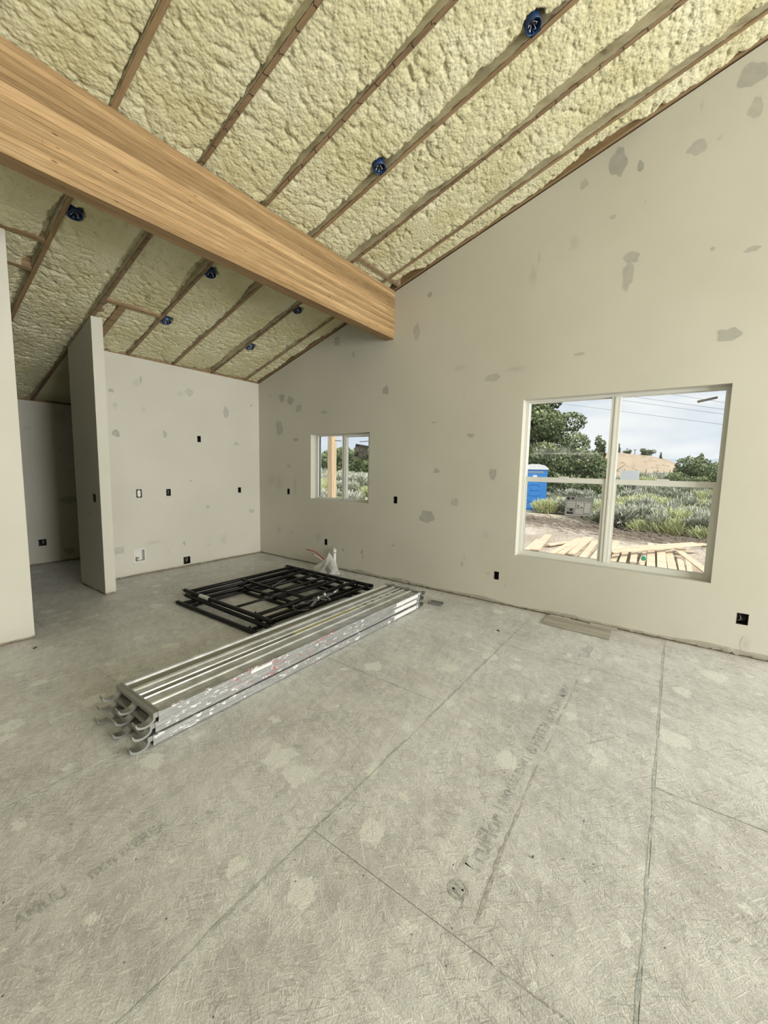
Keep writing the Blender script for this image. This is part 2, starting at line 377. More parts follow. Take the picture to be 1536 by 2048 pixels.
M_WIRE_W = mat('white_cable', (.62,.61,.57), .5); M_WIRE_B = mat('black_cable', (.02,.02,.02), .5); M_COPPER = mat('bare_copper', (.42,.22,.11), .4, .8)
M_VINYL = mat('white_vinyl', (.70,.70,.64), .45); M_PVC = mat('white_pvc', (.66,.65,.60), .45)
M_RED = mat('red_pipe', (.42,.05,.05), .45)
M_GASKET = mat('dark_glazing_seal', (.05,.05,.05), .6)
M_GLASS = bpy.data.materials.new('window_glass'); M_GLASS.use_nodes = True; t_ = M_GLASS.node_tree; t_.nodes.clear()
o_ = t_.nodes.new('ShaderNodeOutputMaterial'); tr = t_.nodes.new('ShaderNodeBsdfTransparent'); gl = t_.nodes.new('ShaderNodeBsdfGlossy'); mi_ = t_.nodes.new('ShaderNodeMixShader'); fr_ = t_.nodes.new('ShaderNodeFresnel')
fr_.inputs[0].default_value = 1.45; gb = t_.nodes.new('ShaderNodeNewGeometry'); mm_ = t_.nodes.new('ShaderNodeMath'); mm_.operation = 'MULTIPLY'; iv = t_.nodes.new('ShaderNodeMath'); iv.operation = 'SUBTRACT'; iv.inputs[0].default_value = 1; gl.inputs['Roughness'].default_value = .02; tr.inputs[0].default_value = (.975,.985,.975,1)
t_.links.new(gb.outputs['Backfacing'], iv.inputs[1]); t_.links.new(fr_.outputs[0], mm_.inputs[0]); t_.links.new(iv.outputs[0], mm_.inputs[1]); t_.links.new(mm_.outputs[0], mi_.inputs[0]); t_.links.new(tr.outputs[0], mi_.inputs[1]); t_.links.new(gl.outputs[0], mi_.inputs[2]); t_.links.new(mi_.outputs[0], o_.inputs[0])
M_FILMY = bpy.data.materials.new('thin_clear_plastic'); M_FILMY.use_nodes = True; q = NT(M_FILMY)
q.b.inputs['Base Color'].default_value = (.66,.66,.62,1); q.b.inputs['Roughness'].default_value = .25
trn = q.n('ShaderNodeBsdfTransparent'); ms = q.n('ShaderNodeMixShader'); ms.inputs[0].default_value = .48
q.l(trn.outputs[0], ms.inputs[1]); q.l(q.b.outputs[0], ms.inputs[2]); q.l(ms.outputs[0], q.out.inputs[0])
M_STREAK = bpy.data.materials.new('pale_on_glass'); M_STREAK.use_nodes = True; q = NT(M_STREAK)
q.b.inputs['Base Color'].default_value = (.75,.78,.78,1); a_ = q.n('ShaderNodeAttribute'); a_.attribute_name = 'fade'
trn = q.n('ShaderNodeBsdfTransparent'); ms = q.n('ShaderNodeMixShader')
q.l(q.math('MULTIPLY', a_.outputs['Fac'], q.ramp(q.noise(q.co('World'), 9, 4), [(.3, .25), (.7, .75)])), ms.inputs[0])
q.l(trn.outputs[0], ms.inputs[1]); q.l(q.b.outputs[0], ms.inputs[2]); q.l(ms.outputs[0], q.out.inputs[0])

# ================================================================== STRUCTURE
RIDGE = -1.5
def zc(y): return ZC + SL*(D - y) if y > RIDGE else ZC + SL*(D - (2*RIDGE - y))
RAFT = [-0.499, .113, .725, 1.338, 1.950, 2.562, 3.175, 3.788, 4.401]

def wall_slab(name, u0, u1, top, conv, T, holes=(), v0=0.0, ubreaks=(), mats=None, kind='structure', parent=None):
    mb = MB(); us = {u0, u1, *ubreaks}; vc = min(top(q) for q in (u0, u1, *ubreaks)); vs = {v0, vc}
    for (a, b, c, d) in holes: us |= {a, b}; vs |= {c, d}
    us = sorted(us); vs = sorted(q for q in vs if q <= vc)
    inh = lambda x, y: any(a < x < b and c < y < d for (a, b, c, d) in holes)
    for i in range(len(us)-1):
        a, b = us[i], us[i+1]
        for j in range(len(vs)-1):
            c, d = vs[j], vs[j+1]
            if inh((a+b)/2, (c+d)/2): continue
            mb.add([conv(a,c,0),conv(b,c,0),conv(b,d,0),conv(a,d,0)], [(0,1,2,3)])
            mb.add([conv(a,c,T),conv(b,c,T),conv(b,d,T),conv(a,d,T)], [(3,2,1,0)])
        mb.add([conv(a,vc,0),conv(b,vc,0),conv(b,top(b),0),conv(a,top(a),0)], [(0,1,2,3)])
        mb.add([conv(a,vc,T),conv(b,vc,T),conv(b,top(b),T),conv(a,top(a),T)], [(3,2,1,0)])
        mb.add([conv(a,top(a),0),conv(b,top(b),0),conv(b,top(b),T),conv(a,top(a),T)], [(0,1,2,3)])
        if not inh((a+b)/2, v0+.001): mb.add([conv(a,v0,0),conv(b,v0,0),conv(b,v0,T),conv(a,v0,T)], [(3,2,1,0)])
    for uu in (u0, u1): mb.add([conv(uu,v0,0),conv(uu,top(uu),0),conv(uu,top(uu),T),conv(uu,v0,T)], [(0,1,2,3)])
    for (a, b, c, d) in holes:
        for P4 in (((a,c),(a,d)), ((b,d),(b,c)), ((a,d),(b,d)), ((b,c),(a,c))):
            (p, q_), (r_, s_) = P4
            mb.add([conv(p,q_,0),conv(r_,s_,0),conv(r_,s_,T),conv(p,q_,T)], [(0,1,2,3)])
    return obj(name, mb, mats or M_WALL, parent, kind=kind)

BIG = (-.328, 1.460, .620, 2.395); SMALL = (3.632, 4.826, 1.082, 2.110)
def rect(u, v, w, h): return (u-w/2, u+w/2, v-h/2, v+h/2)
# boxes: plane, u, v, width, height, style, label
BOXES = [
 ('R', 5.363, 1.169, .056, .094, 'one', 'black outlet box in the window wall between the kitchen corner and small window'),
 ('R', 3.156, 1.162, .056, .094, 'one', 'black outlet box in the window wall just right of the small window'),
 ('R', 4.479, .404, .056, .094, 'one', 'black outlet box low under the small window above the plastic bag'),
 ('R', 1.665, .345, .056, .094, 'one', 'black outlet box low on the wall left of the large window'),
 ('R', -.571, .341, .076, .098, 'two', 'wide black outlet box low at the right end of the window wall'),
 ('B', 3.543, 1.993, .056, .094, 'one', 'black outlet box highest on the kitchen wall'),
 ('B', 3.041, 1.171, .064, .100, 'wires', 'black switch box with dark cables at mid height on the kitchen wall'),
 ('B', 4.256, 1.170, .056, .090, 'one', 'black outlet box nearest the inside corner of the kitchen wall'),
 ('B', 2.630, 1.171, .070, .115, 'ring', 'white faced low voltage ring with black rim on the kitchen wall'),
 ('B', 2.607, .285, .130, .165, 'valve', 'white recessed water valve box low on the kitchen wall'),
 ('B', 3.289, .098, .105, .110, 'square', 'square dark outlet box near the floor of the kitchen wall'),
 ('H', 1.960, .342, .095, .098, 'two', 'black outlet box on the dim wall beyond the doorway'),
 ('P', 5.677, 1.169, .080, .098, 'switch', 'black switch box in the shaded side of the stub wall'),
]
CONV = {'R': lambda a, b, d: (W+d, a, b), 'B': lambda a, b, d: (a, D+d, b), 'H': lambda a, b, d: (a, 7.9+d, b), 'P': lambda a, b, d: (1.93+d, a, b)}
hl = lambda P_: [rect(b[1], b[2], b[3], b[4]) for b in BOXES if b[0] == P_]
V0 = .020
w_right = wall_slab('wall_right', -7.1, 8.1, lambda y: zc(y)-.008, CONV['R'], .165, [BIG, SMALL]+hl('R'), V0, (RIDGE,))
w_back = wall_slab('wall_back', 2.045, W, lambda x: zc(D)-.008, CONV['B'], .12, hl('B'), V0)
w_hall = wall_slab('wall_hall', -4.1, W, lambda x: zc(7.9)-.006, CONV['H'], .12, hl('H'), V0)
w_div = wall_slab('wall_divider', -4.0, 1.045, lambda x: zc(4.74)-.004, lambda a, b, d: (a, 4.62+d, b), .12, [], V0)
w_stub = wall_slab('wall_stub', 5.50, 6.26, lambda y: zc(y)-.004, CONV['P'], .115, hl('P'), V0)
w_left = wall_slab('wall_left', -7.1, 8.1, lambda y: zc(y)-.008, lambda a, b, d: (-4.0-d, a, b), .15, [], 0, (RIDGE,))
w_front = wall_slab('wall_front', -4.1, W+.1, lambda x: zc(-7.0), lambda a, b, d: (a, -7.0-d, b), .15, [(-.3, 4.5, .02, 3.3)], 0)
mb = MB()
for x in (-.3, 2.07, 4.44): mb.box((x, -7.10, .02), (x+.06, -7.04, 3.3))
mb.box((-.3, -7.10, 3.24), (4.5, -7.04, 3.3)); mb.box((-.3, -7.10, .02), (4.5, -7.04, .08))
obj('door_1', mb, M_VINYL, kind='structure')
# sole plates seen in the gap under the drywall
for wobj, a, b in ((w_right, (W+.013, -6.9, 0), (W+.12, 7.9, .038)), (w_back, (2.05, D+.013, 0), (W, D+.1, .038)), (w_hall, (-4, 7.913, 0), (W, 8.0, .038)),
                   (w_div, (-4, 4.633, 0), (1.03, 4.72, .038)), (w_stub, (1.943, 5.512, 0), (2.033, 6.25, .038))):
    mb = MB(); mb.box(a, b); obj('sole_plate', mb, M_SOLE, wobj)
# ragged gypsum and paper along the bottom edge
def ragged(wobj, conv, u0, u1, seed, hi=.050):
    n = int((u1-u0)/.012); us = np.linspace(u0, u1, n)
    lo = .006 + .020*fbm(us*6, us*0+seed, 3, 3) + .012*(vnoise(us*40, us*0, seed) > .6)
    up_ = .022 + hi*np.clip(fbm(us*1.6, us*0+seed, 8, 4)-.36, 0, 1)*2.2 + .006*vnoise(us*30, us*0, seed+2)
    up_ = np.maximum(up_, lo+.004)
    dd = -.0015 - .006*vnoise(us*14, us*0, seed+4)*(up_ > .03)
    mb = MB(); vs = []
    for k in range(n): vs += [conv(us[k], lo[k], 0), conv(us[k], lo[k], dd[k]), conv(us[k], (lo[k]+up_[k])/2, dd[k]*1.4), conv(us[k], up_[k], -.0006)]
    fs = [(4*k+j, 4*k+4+j, 4*k+5+j, 4*k+1+j) for k in range(n-1) for j in range(3)]
    mb.add(vs, fs); obj('torn_edge', mb, M_GYP, wobj, kind='stuff')
ragged(w_right, CONV['R'], -2.4, D, 1); ragged(w_back, CONV['B'], 2.05, W-.002, 2, .035)
ragged(w_hall, CONV['H'], .5, 3.5, 3, .02); ragged(w_div, lambda a, b, d: (a, 4.62+d, b), -1.5, 1.04, 4, .01)
ragged(w_stub, CONV['P'], 5.50, 6.24, 5, .012); ragged(w_stub, lambda a, b, d: (a, 5.50+d, b), 1.932, 2.043, 6, .01)

# skim-coat patches
PATCHES = [('R', 0.686, 4.552, 0.068, 0.14, 'c'), ('R', 0.086, 4.427, 0.068, 0.064, 'c'), ('R', 0.503, 4.429, 0.028, 0.048, 'c'), ('R', 0.979, 4.454, 0.04, 0.04, 'c'), ('R', 0.702, 4.064, 0.026, 0.023, 'c'), ('R', 1.045, 3.917, 0.067, 0.085, 'f'), ('R', 1.431, 3.717, 0.048, 0.155, 'f'), ('R', 1.383, 3.872, 0.021, 0.102, 'f'), ('R', 0.532, 3.465, 0.046, 0.127, 'c'), ('R', 0.508, 3.639, 0.071, 0.05, 'c'), ('R', -0.26, 2.812, 0.081, 0.059, 'c'), ('R', -0.356, 3.471, 0.051, 0.024, 'c'), ('R', -0.093, 3.552, 0.017, 0.017, 'c'), ('R', 0.924, 2.812, 0.057, 0.015, 'c'), ('R', 2.892, 3.377, 0.053, 0.094, 'c'), ('R', 2.714, 3.782, 0.029, 0.036, 'c'), ('R', -0.067, 4.443, 0.024, 0.028, 'f'), ('R', -0.238, 4.836, 0.092, 0.096, 'c'), ('R', -0.289, 4.574, 0.041, 0.084, 'c'), ('R', 0.076, 4.758, 0.011, 0.045, 'f'), ('R', 1.576, 2.741, 0.156, 0.038, 'f'), ('R', 1.841, 2.677, 0.091, 0.046, 'c'), ('R', 3.358, 2.66, 0.051, 0.061, 'c'), ('R', 2.186, 2.507, 0.026, 0.027, 'f'), ('R', 2.072, 2.017, 0.052, 0.024, 'c'), ('R', 2.596, 2.197, 0.04, 0.013, 'c'), ('R', 2.528, 1.577, 0.066, 0.045, 't'), ('R', 1.777, 1.546, 0.043, 0.071, 'c'), ('R', 2.256, 1.193, 0.048, 0.057, 'c'), ('R', 2.654, 0.967, 0.106, 0.09, 'c'), ('R', 1.821, 0.814, 0.044, 0.04, 'f'), ('R', 2.095, 0.509, 0.027, 0.032, 'f'), ('R', 2.118, 0.421, 0.02, 0.035, 'c'), ('R', 1.779, 0.35, 0.028, 0.028, 'f'), ('R', 3.18, 0.515, 0.034, 0.014, 'c'), ('R', 4.288, 3.472, 0.07, 0.058, 'c'), ('R', 3.953, 3.231, 0.028, 0.042, 'c'), ('R', 5.529, 2.741, 0.07, 0.07, 'c'), ('R', 5.317, 2.684, 0.074, 0.073, 'c'), ('R', 5.101, 2.539, 0.071, 0.064, 'c'), ('R', 4.537, 2.441, 0.064, 0.027, 'c'), ('R', 5.572, 2.236, 0.09, 0.126, 'c'), ('R', 5.174, 2.041, 0.066, 0.029, 'c'), ('R', 5.793, 1.35, 0.135, 0.132, 'f'), ('R', 5.361, 1.602, 0.038, 0.025, 'c'), ('R', 4.646, 0.457, 0.073, 0.099, 'f'), ('R', 5.291, 0.486, 0.038, 0.065, 'f'), ('R', 5.615, 0.495, 0.067, 0.089, 'f'), ('R', 3.748, 0.343, 0.024, 0.038, 'c'), ('R', 3.718, 0.278, 0.019, 0.038, 'c'), ('R', 4.116, 0.331, 0.021, 0.031, 'c'), ('R', 5.827, 2.808, 0.027, 0.017, 'c'), ('R', -0.607, 0.117, 0.042, 0.072, 'f'), ('R', -0.564, 0.039, 0.033, 0.023, 'c'), ('R', 1.556, 0.248, 0.024, 0.03, 'f'), ('R', 0.443, 4.103, 0.02, 0.022, 'f'), ('R', 2.254, 2.84, 0.1, 0.042, 'f'), ('B', 3.407, 2.677, 0.059, 0.06, 'c'), ('B', 2.72, 2.751, 0.02, 0.048, 'c'), ('B', 2.654, 2.692, 0.058, 0.067, 'f'), ('B', 4.016, 2.459, 0.055, 0.085, 'c'), ('B', 4.516, 2.639, 0.041, 0.034, 't'), ('B', 2.376, 1.985, 0.042, 0.053, 'c'), ('B', 3.02, 2.022, 0.032, 0.054, 'c'), ('B', 4.208, 1.956, 0.073, 0.042, 't'), ('B', 3.664, 0.912, 0.039, 0.024, 'c'), ('B', 4.485, 0.787, 0.058, 0.04, 'c'), ('B', 2.348, 0.397, 0.061, 0.049, 'r'), ('B', 3.258, 0.376, 0.02, 0.035, 'c'), ('B', 2.342, 2.54, 0.032, 0.023, 'r'), ('B', 2.381, 2.359, 0.045, 0.065, 'f'), ('B', 3.93, 0.351, 0.075, 0.103, 'f'), ('B', 3.656, 0.287, 0.044, 0.033, 'f'), ('B', 3.009, 0.28, 0.015, 0.038, 'f'), ('B', 2.736, 2.338, 0.04, 0.055, 'f'), ('B', 3.393, 1.337, 0.024, 0.012, 'c'), ('B', 3.263, 2.639, 0.076, 0.051, 'f'), ('B', 2.784, 0.449, 0.139, 0.037, 'f'), ('H', 1.878, 2.074, 0.075, 0.033, 'f'), ('H', 2.305, 0.985, 0.118, 0.064, 'c'), ('H', 2.382, 1.44, 0.073, 0.028, 'f'), ('H', 2.303, 0.172, 0.073, 0.057, 'c'), ('H', 2.284, 2.318, 0.109, 0.131, 'f'), ('H', 2.256, 1.776, 0.045, 0.055, 'f'), ('P', 5.866, 1.676, 0.047, 0.039, 'f'), ('P', 5.829, 0.962, 0.063, 0.044, 'f'), ('P', 5.814, 2.738, 0.046, 0.028, 'f'), ('R', 5.62, 1.3, 0.11, 0.16, 'f'), ('R', 5.2, 1.25, 0.06, 0.17, 'f')]
def patch(wobj, conv, u, v, a, b, kind, seed):
    rr = random.Random(seed); n = 30; rings = (0, .45, .8, 1.0) if kind in 'ctr' else (0, .3, .6, 1.0)
    st_ = rr.uniform(.55, 1.0); fade = (st_*.9, st_, st_, .0) if kind in 'ctr' else ((.42, .36, .20, 0) if kind == 'f' else (.16, .13, .07, 0))
    if kind in 'ctr': rings = (0, .5, .90, 1.0)
    rot = rr.uniform(-.5, .5) if kind != 'r' else rr.uniform(-.06, .06)
    ph = [rr.uniform(0, 6.28) for _ in range(6)]; am = [rr.uniform(.04, .20)/(k+1)**.5 for k in range(6)]
    vs = []; fd = []
    for ri, rg in enumerate(rings):
        for k in range(n):
            t = 2*math.pi*k/n
            if kind == 't': rad = .95*math.cos(math.pi/3)/max(.3, math.cos((t+.5) % (2*math.pi/3) - math.pi/3))
            elif kind == 'r': rad = min(1/max(abs(math.cos(t)), 1e-3), 1/max(abs(math.sin(t)), 1e-3))*.92
            else: rad = .92 + sum(am[q_]*math.sin((q_+1)*t+ph[q_]) for q_ in range(6))
            x = rad*rg*math.cos(t); y = rad*rg*math.sin(t)
            du = a*(x*math.cos(rot)-y*math.sin(rot)); dv = b*(x*math.sin(rot)+y*math.cos(rot))
            vs.append(conv(u+du, v+dv, -.0005-seed*1.2e-5)); fd.append(fade[ri])
    fs = []
    for ri in range(len(rings)-1):
        for k in range(n):
            k2 = (k+1) % n; fs.append((ri*n+k, (ri+1)*n+k, (ri+1)*n+k2, ri*n+k2))
    mb = MB(); mb.add(vs, fs); me = mb.mesh('skim_patch')
    at = me.attributes.new('fade', 'FLOAT', 'POINT'); at.data.foreach_set('value', fd)
    obj('skim_patch', me, M_PATCH, wobj)
for k, (pl, uu, vv, a, b, kd) in enumerate(PATCHES):
    patch({'R': w_right, 'B': w_back, 'H': w_hall, 'P': w_stub}[pl], CONV[pl], uu, vv, a*(1.12 if kd != 'g' else 1), b*(1.12 if kd != 'g' else 1), kd, k)

# ------------------------------------------------------------------ floor: tongue-and-groove panels
mb = MB(); mb.box((-4.15, -7.15, -.30), (W+.16, 8.1, -.0022)); floor = obj('floor', mb, M_UNDER, kind='structure')
for k in range(-6, 7):
    y0 = -.035+1.2135*k; y1 = y0+1.2135; ya = max(y0, -7.0); yb = min(y1, 8.0)
    if yb <= ya: continue
    xj = 1.165 if k % 2 == 0 else 2.39
    xs = sorted(set([-4.0, W+.1] + [xj+2.43*n_ for n_ in range(-4, 4) if -4 < xj+2.43*n_ < W+.1]))
    for a, b in zip(xs[:-1], xs[1:]):
        mb = MB(); g = .0014; zt = R.uniform(-.0004, .0004); c_ = .0012
        x0, x1, z0 = a+g, b-g, -.018
        mb.add([(x0,ya+g,z0),(x1,ya+g,z0),(x1,yb-g,z0),(x0,yb-g,z0),(x0,ya+g,zt-c_),(x1,ya+g,zt-c_),(x1,yb-g,zt-c_),(x0,yb-g,zt-c_),
                (x0+c_,ya+g+c_,zt),(x1-c_,ya+g+c_,zt),(x1-c_,yb-g-c_,zt),(x0+c_,yb-g-c_,zt)],
               [(8,9,10,11),(4,5,9,8),(5,6,10,9),(6,7,11,10),(7,4,8,11),(0,1,5,4),(1,2,6,5),(2,3,7,6),(3,0,4,7)])
        obj('floor_panel', mb, M_FLOOR, floor)
def floor_line(name, p, q_, w, mt, gap=0.0, seed=0):
    p = Vector(p); q_ = Vector(q_); d = (q_-p); L = d.length; d.normalize(); nn = Vector((-d.y, d.x)); n = max(4, int(L/.02)); mb = MB()
    for k in range(n):
        s = k/n*L; hn = float(vnoise(np.array(s*9.0), np.array(0.), seed)); 
        if hn < gap: continue
        w1 = w*(.35+1.0*float(vnoise(np.array(s*25.), np.array(1.), seed))); w2 = w*(.35+1.0*float(vnoise(np.array((s+L/n)*25.), np.array(1.), seed)))
        o1 = .3*w*math.sin(s*11+seed); a = p+d*s+nn*o1; b = p+d*(s+L/n)+nn*.3*w*math.sin((s+L/n)*11+seed)
        mb.add([(*(a-nn*w1/2), .0009), (*(b-nn*w2/2), .0009), (*(b+nn*w2/2), .0009), (*(a+nn*w1/2), .0009)], [(0,1,2,3)])
    return obj(name, mb, mt, floor)
floor_line('chalk_line', (-1.0, -.035), (4.5, -.030), .011, M_CHALK, 0, 1)
floor_line('chalk_line', (-1.5, 1.172), (4.6, 1.186), .009, M_CHALK, .12, 2)
floor_line('chalk_line', (-1.5, 2.392), (1.0, 2.40), .006, M_CHALK, .35, 3)
floor_line('pencil_line', (1.22, .455), (1.9, .487), .013, M_LINE, .12, 4)
floor_line('pencil_line', (1.9, .487), (4.05, .500), .010, M_LINE, .42, 5)
floor_line('scuff_mark', (2.49, .345), (2.82, .100), .010, M_LINE, .1, 6)
floor_line('scuff_mark', (2.385, 1.25), (2.405, 2.29), .005, M_LINE, .25, 7)
floor_line('scuff_mark', (3.60, -.02), (3.60, 1.17), .005, M_LINE, .25, 8)
floor_line('scuff_mark', (2.39, -1.2), (2.39, -.05), .006, M_LINE, .1, 9)
floor_line('scuff_mark', (1.165, -.02), (1.165, .36), .006, M_LINE, .2, 10)
def print_text(s, x, y, length, h, spread=1.0):
    cu = bpy.data.curves.new('panel_print', 'FONT'); cu.body = s; cu.size = 1; cu.offset = .018; o = bpy.data.objects.new('tmp', cu); C.objects.link(o)
    bpy.context.view_layer.update(); me = bpy.data.meshes.new_from_object(o.evaluated_get(bpy.context.evaluated_depsgraph_get()))
    bpy.data.objects.remove(o); co = np.zeros(len(me.vertices)*3); me.vertices.foreach_get('co', co); co = co.reshape(-1, 3)
    mn = co.min(0); mxx = co.max(0); co[:, 0] = x+(co[:, 0]-mn[0])/(mxx[0]-mn[0])*length; co[:, 1] = y+(co[:, 1]-mn[1])/(mxx[1]-mn[1])*h; co[:, 2] = .0010
    me.vertices.foreach_set('co', co.reshape(-1)); me.update(); obj('panel_print', me, M_INK, floor)
def ring_logo(x, y, rad):
    mb = MB(); n = 28
    for k in range(n):
        a = 2*math.pi*k/n; b = 2*math.pi*(k+1)/n
        mb.add([(x+rad*math.cos(a), y+rad*math.sin(a), .001), (x+rad*math.cos(b), y+rad*math.sin(b), .001), (x+rad*.74*math.cos(b), y+rad*.74*math.sin(b), .001), (x+rad*.74*math.cos(a), y+rad*.74*math.sin(a), .001)], [(0,1,2,3)])
    for (dx, dy, ex, ey) in ((-.45,-.45,-.2,.5),(-.2,.5,.2,-.5),(.2,-.5,.45,.45)):
        p = Vector((x+dx*rad, y+dy*rad)); q_ = Vector((x+ex*rad, y+ey*rad)); d = (q_-p).normalized(); nn = Vector((-d.y, d.x))*rad*.11
        mb.add([(*(p-nn), .0011), (*(q_-nn), .0011), (*(q_+nn), .0011), (*(p+nn), .0011)], [(0,1,2,3)])
    obj('panel_print', mb, M_INK, floor)
ring_logo(1.315, .555, .040); print_text('TruFlor', 1.40, .512, .34, .078)
print_text('|', 1.775, .512, .006, .075); print_text('INKHABE ENW |', 1.81, .522, .40, .056)
ring_logo(2.29, .552, .030); print_text('HTTCE 24 oc', 2.35, .522, .33, .060); print_text('PS 2 SPAN MANUF', 2.72, .52, .46, .055); print_text('TruFlor', 3.75, .505, .35, .07)
print_text('mm NEREA', .50, 1.71, .30, .05); print_text('ANUU', .28, 1.71, .15, .06)

# ------------------------------------------------------------------ ceiling
ceil = None
mb = MB()
for (y0, y1) in ((RIDGE, 8.1), (-7.15, RIDGE)):
    mb.add([(-4.2, y0, zc(y0)+.24), (W+.17, y0, zc(y0)+.24), (W+.17, y1, zc(y1)+.24), (-4.2, y1, zc(y1)+.24),
            (-4.2, y0, zc(y0)+.40), (W+.17, y0, zc(y0)+.40), (W+.17, y1, zc(y1)+.40), (-4.2, y1, zc(y1)+.40)],
           [(0,3,2,1),(4,5,6,7),(0,1,5,4),(1,2,6,5),(2,3,7,6),(3,0,4,7)])
ceil = obj('ceiling', mb, M_BLOCK, kind='structure')
mb = MB(); mb.add([(-4.1, -7.1, zc(-7.1)+.02), (W, -7.1, zc(-7.1)+.02), (W, RIDGE, zc(RIDGE)+.02), (-4.1, RIDGE, zc(RIDGE)+.02)], [(0,1,2,3)])
mb.add([(-4.1, RIDGE, zc(RIDGE)+.04), (-.5, RIDGE, zc(RIDGE)+.04), (-.5, 8, zc(8)+.04), (-4.1, 8, zc(8)+.04)], [(0,1,2,3)])
obj('foam_sheet', mb, M_FOAM, ceil, kind='stuff')
for k, x in enumerate(RAFT):
    y1 = 7.9 if x < 2.0 else D+.05
    mb = MB(); h = .235; hw = .019
    for s0, s1 in ((RIDGE, y1),):
        a = [(x-hw,s0,zc(s0)),(x+hw,s0,zc(s0)),(x+hw,s1,zc(s1)),(x-hw,s1,zc(s1))]; b = [(p[0],p[1],p[2]+h) for p in a]
        mb.add(a+b, [(0,3,2,1)], 0); mb.add([a[1],a[2],b[2],b[1]], [(0,1,2,3)], 0); mb.add([a[0],b[0],b[3],a[3]], [(0,1,2,3)], 1)
        mb.add([a[0],a[1],b[1],b[0]], [(0,1,2,3)], 0); mb.add([a[3],b[3],b[2],a[2]], [(0,1,2,3)], 0); mb.add(b, [(0,1,2,3)], 0)
    obj('rafter', mb, [M_RAFTER_B if k in (4, 5, 7) else M_RAFTER, M_FILM], ceil)
# nailer against the window wall
mb = MB(); x0, x1 = 4.652, W+.15
for (s0, s1) in ((RIDGE, D+.05),):
    a = [(x0,s0,zc(s0)+.012),(x1,s0,zc(s0)+.012),(x1,s1,zc(s1)+.012),(x0,s1,zc(s1)+.012)]; b = [(p[0],p[1],p[2]+.22) for p in a]
    mb.add(a+b, [(0,3,2,1),(4,5,6,7),(0,1,5,4),(1,2,6,5),(2,3,7,6),(3,0,4,7)])
obj('rafter', mb, M_RAFTER, ceil)
# plates over the kitchen and hall walls close the eaves
mb = MB(); mb.box((2.0, D+.005, zc(D)-.006), (W, D+.12, zc(D)+.20)); mb.box((-4.1, 7.905, zc(7.9)-.006), (W, 8.05, zc(7.9)+.20)); obj('top_plate', mb, M_RAFTER, ceil)
def slope_block(name, x0, x1, y0, y1, drop=0.0, h=.2, mt=M_BLOCK):
    mb = MB(); a = [(x0,y0,zc(y0)-drop),(x1,y0,zc(y0)-drop),(x1,y1,zc(y1)-drop),(x0,y1,zc(y1)-drop)]; b = [(p[0],p[1],p[2]+h) for p in a]
    mb.add(a+b, [(0,3,2,1),(4,5,6,7),(0,1,5,4),(1,2,6,5),(2,3,7,6),(3,0,4,7)]); return obj(name, mb, mt, ceil)
slope_block('blocking', 1.971, 2.541, 5.16, 5.20); slope_block('blocking', 2.105, 2.185, 5.202, 6.13, 0, .1); slope_block('blocking', 1.971, 2.07, 5.202, 5.50, -.02, .1)
slope_block('blocking', .746, 1.317, 4.64, 4.678); slope_block('blocking', .746, 1.317, 5.05, 5.088)
slope_block('blocking', 3.809, 4.380, 3.14, 3.178, -.004, .1, M_SOLE); slope_block('blocking', 4.422, 4.650, 3.14, 3.178, -.004, .1, M_SOLE)

LIGHTBOX = [(3.096, 1.043, 'blue ceiling light box nearest the top edge of the picture'), (3.098, 2.344, 'blue ceiling light box in front of the beam beside a rafter'),
            (1.415, 4.235, 'blue ceiling light box behind the beam at far left'), (2.640, 5.23, 'blue ceiling light box just right of the stub wall top'),
            (2.640, 4.25, 'blue ceiling light box under the middle of the beam'), (3.866, 4.235, 'blue ceiling light box behind the beam nearest the window wall'),
            (3.866, 5.25, 'blue ceiling light box lowest on the slope above the kitchen wall')]
def foam_bay(x0, x1, y0, y1, seed, step=.0115, gap=1.0, lastbay=False):
    nx = max(6, int((x1-x0)/step)); ny = int((y1-y0)/step)
    xs = np.linspace(x0, x1, nx); ys = np.linspace(y0, y1, ny); X, Y = np.meshgrid(xs, ys, indexing='ij')
    wx = X + .035*(fbm(X*9, Y*9, seed)-.5); wy = Y + .035*(fbm(X*9+31, Y*9, seed+1)-.5)
    d1 = worley(wx/.088, wy/.062, seed+2); d2 = worley(wx/.034, wy/.026, seed+3)
    dome = np.sqrt(np.clip(1-d1**2, 0, 1)); dome2 = np.sqrt(np.clip(1-d2**2, 0, 1))
    low = fbm(X*2.2, Y*1.6, seed+4, 3)
    smooth = np.clip((fbm(X*1.7+5, Y*1.1, seed+6, 3)-.38)*4, .55, 1)
    rec = .044 - .040*dome*smooth - .0130*dome2 - .030*(low-.5)*1.6 - .008*(fbm(X*30, Y*30, seed+7, 2)-.5)
    # crown of the fill between rafters, thinner towards the joists
    t = (X-x0)/(x1-x0); rec += .012*np.clip(1-t*9, 0, 1)**2
    g = fbm(Y[0]*1.3, Y[0]*0+seed, 11, 4); g2 = vnoise(Y[0]*14, Y[0]*0, seed+12)*.5+vnoise(Y[0]*37, Y[0]*0, seed+13)*.5
    wcut = gap*(.007 + .28*np.clip(g-.47, 0, 1)) + .016*np.clip(g2-.35, 0, 1)*1.6
    deep = np.clip((X-(x1-wcut[None, :]))/.006, 0, 1); rec = rec + deep*(.035+.13*np.clip(g-.42, 0, .4))[None, :]
    rec = np.maximum(rec, .003)
    for (bx, by, _) in LIGHTBOX:
        rr_ = np.hypot(X-bx, Y-by); rec = np.where(rr_ < .064+.014*vnoise(X*40, Y*40, seed), rec+.10, rec)
    Z = ZC + SL*(D-Y) + rec
    return obj('spray_foam', grid_mesh('spray_foam', np.stack([X, Y, Z], -1)), M_FOAM, ceil, kind='stuff')
xe = [-.52] + [q_ for q_ in RAFT[1:]] + [W]
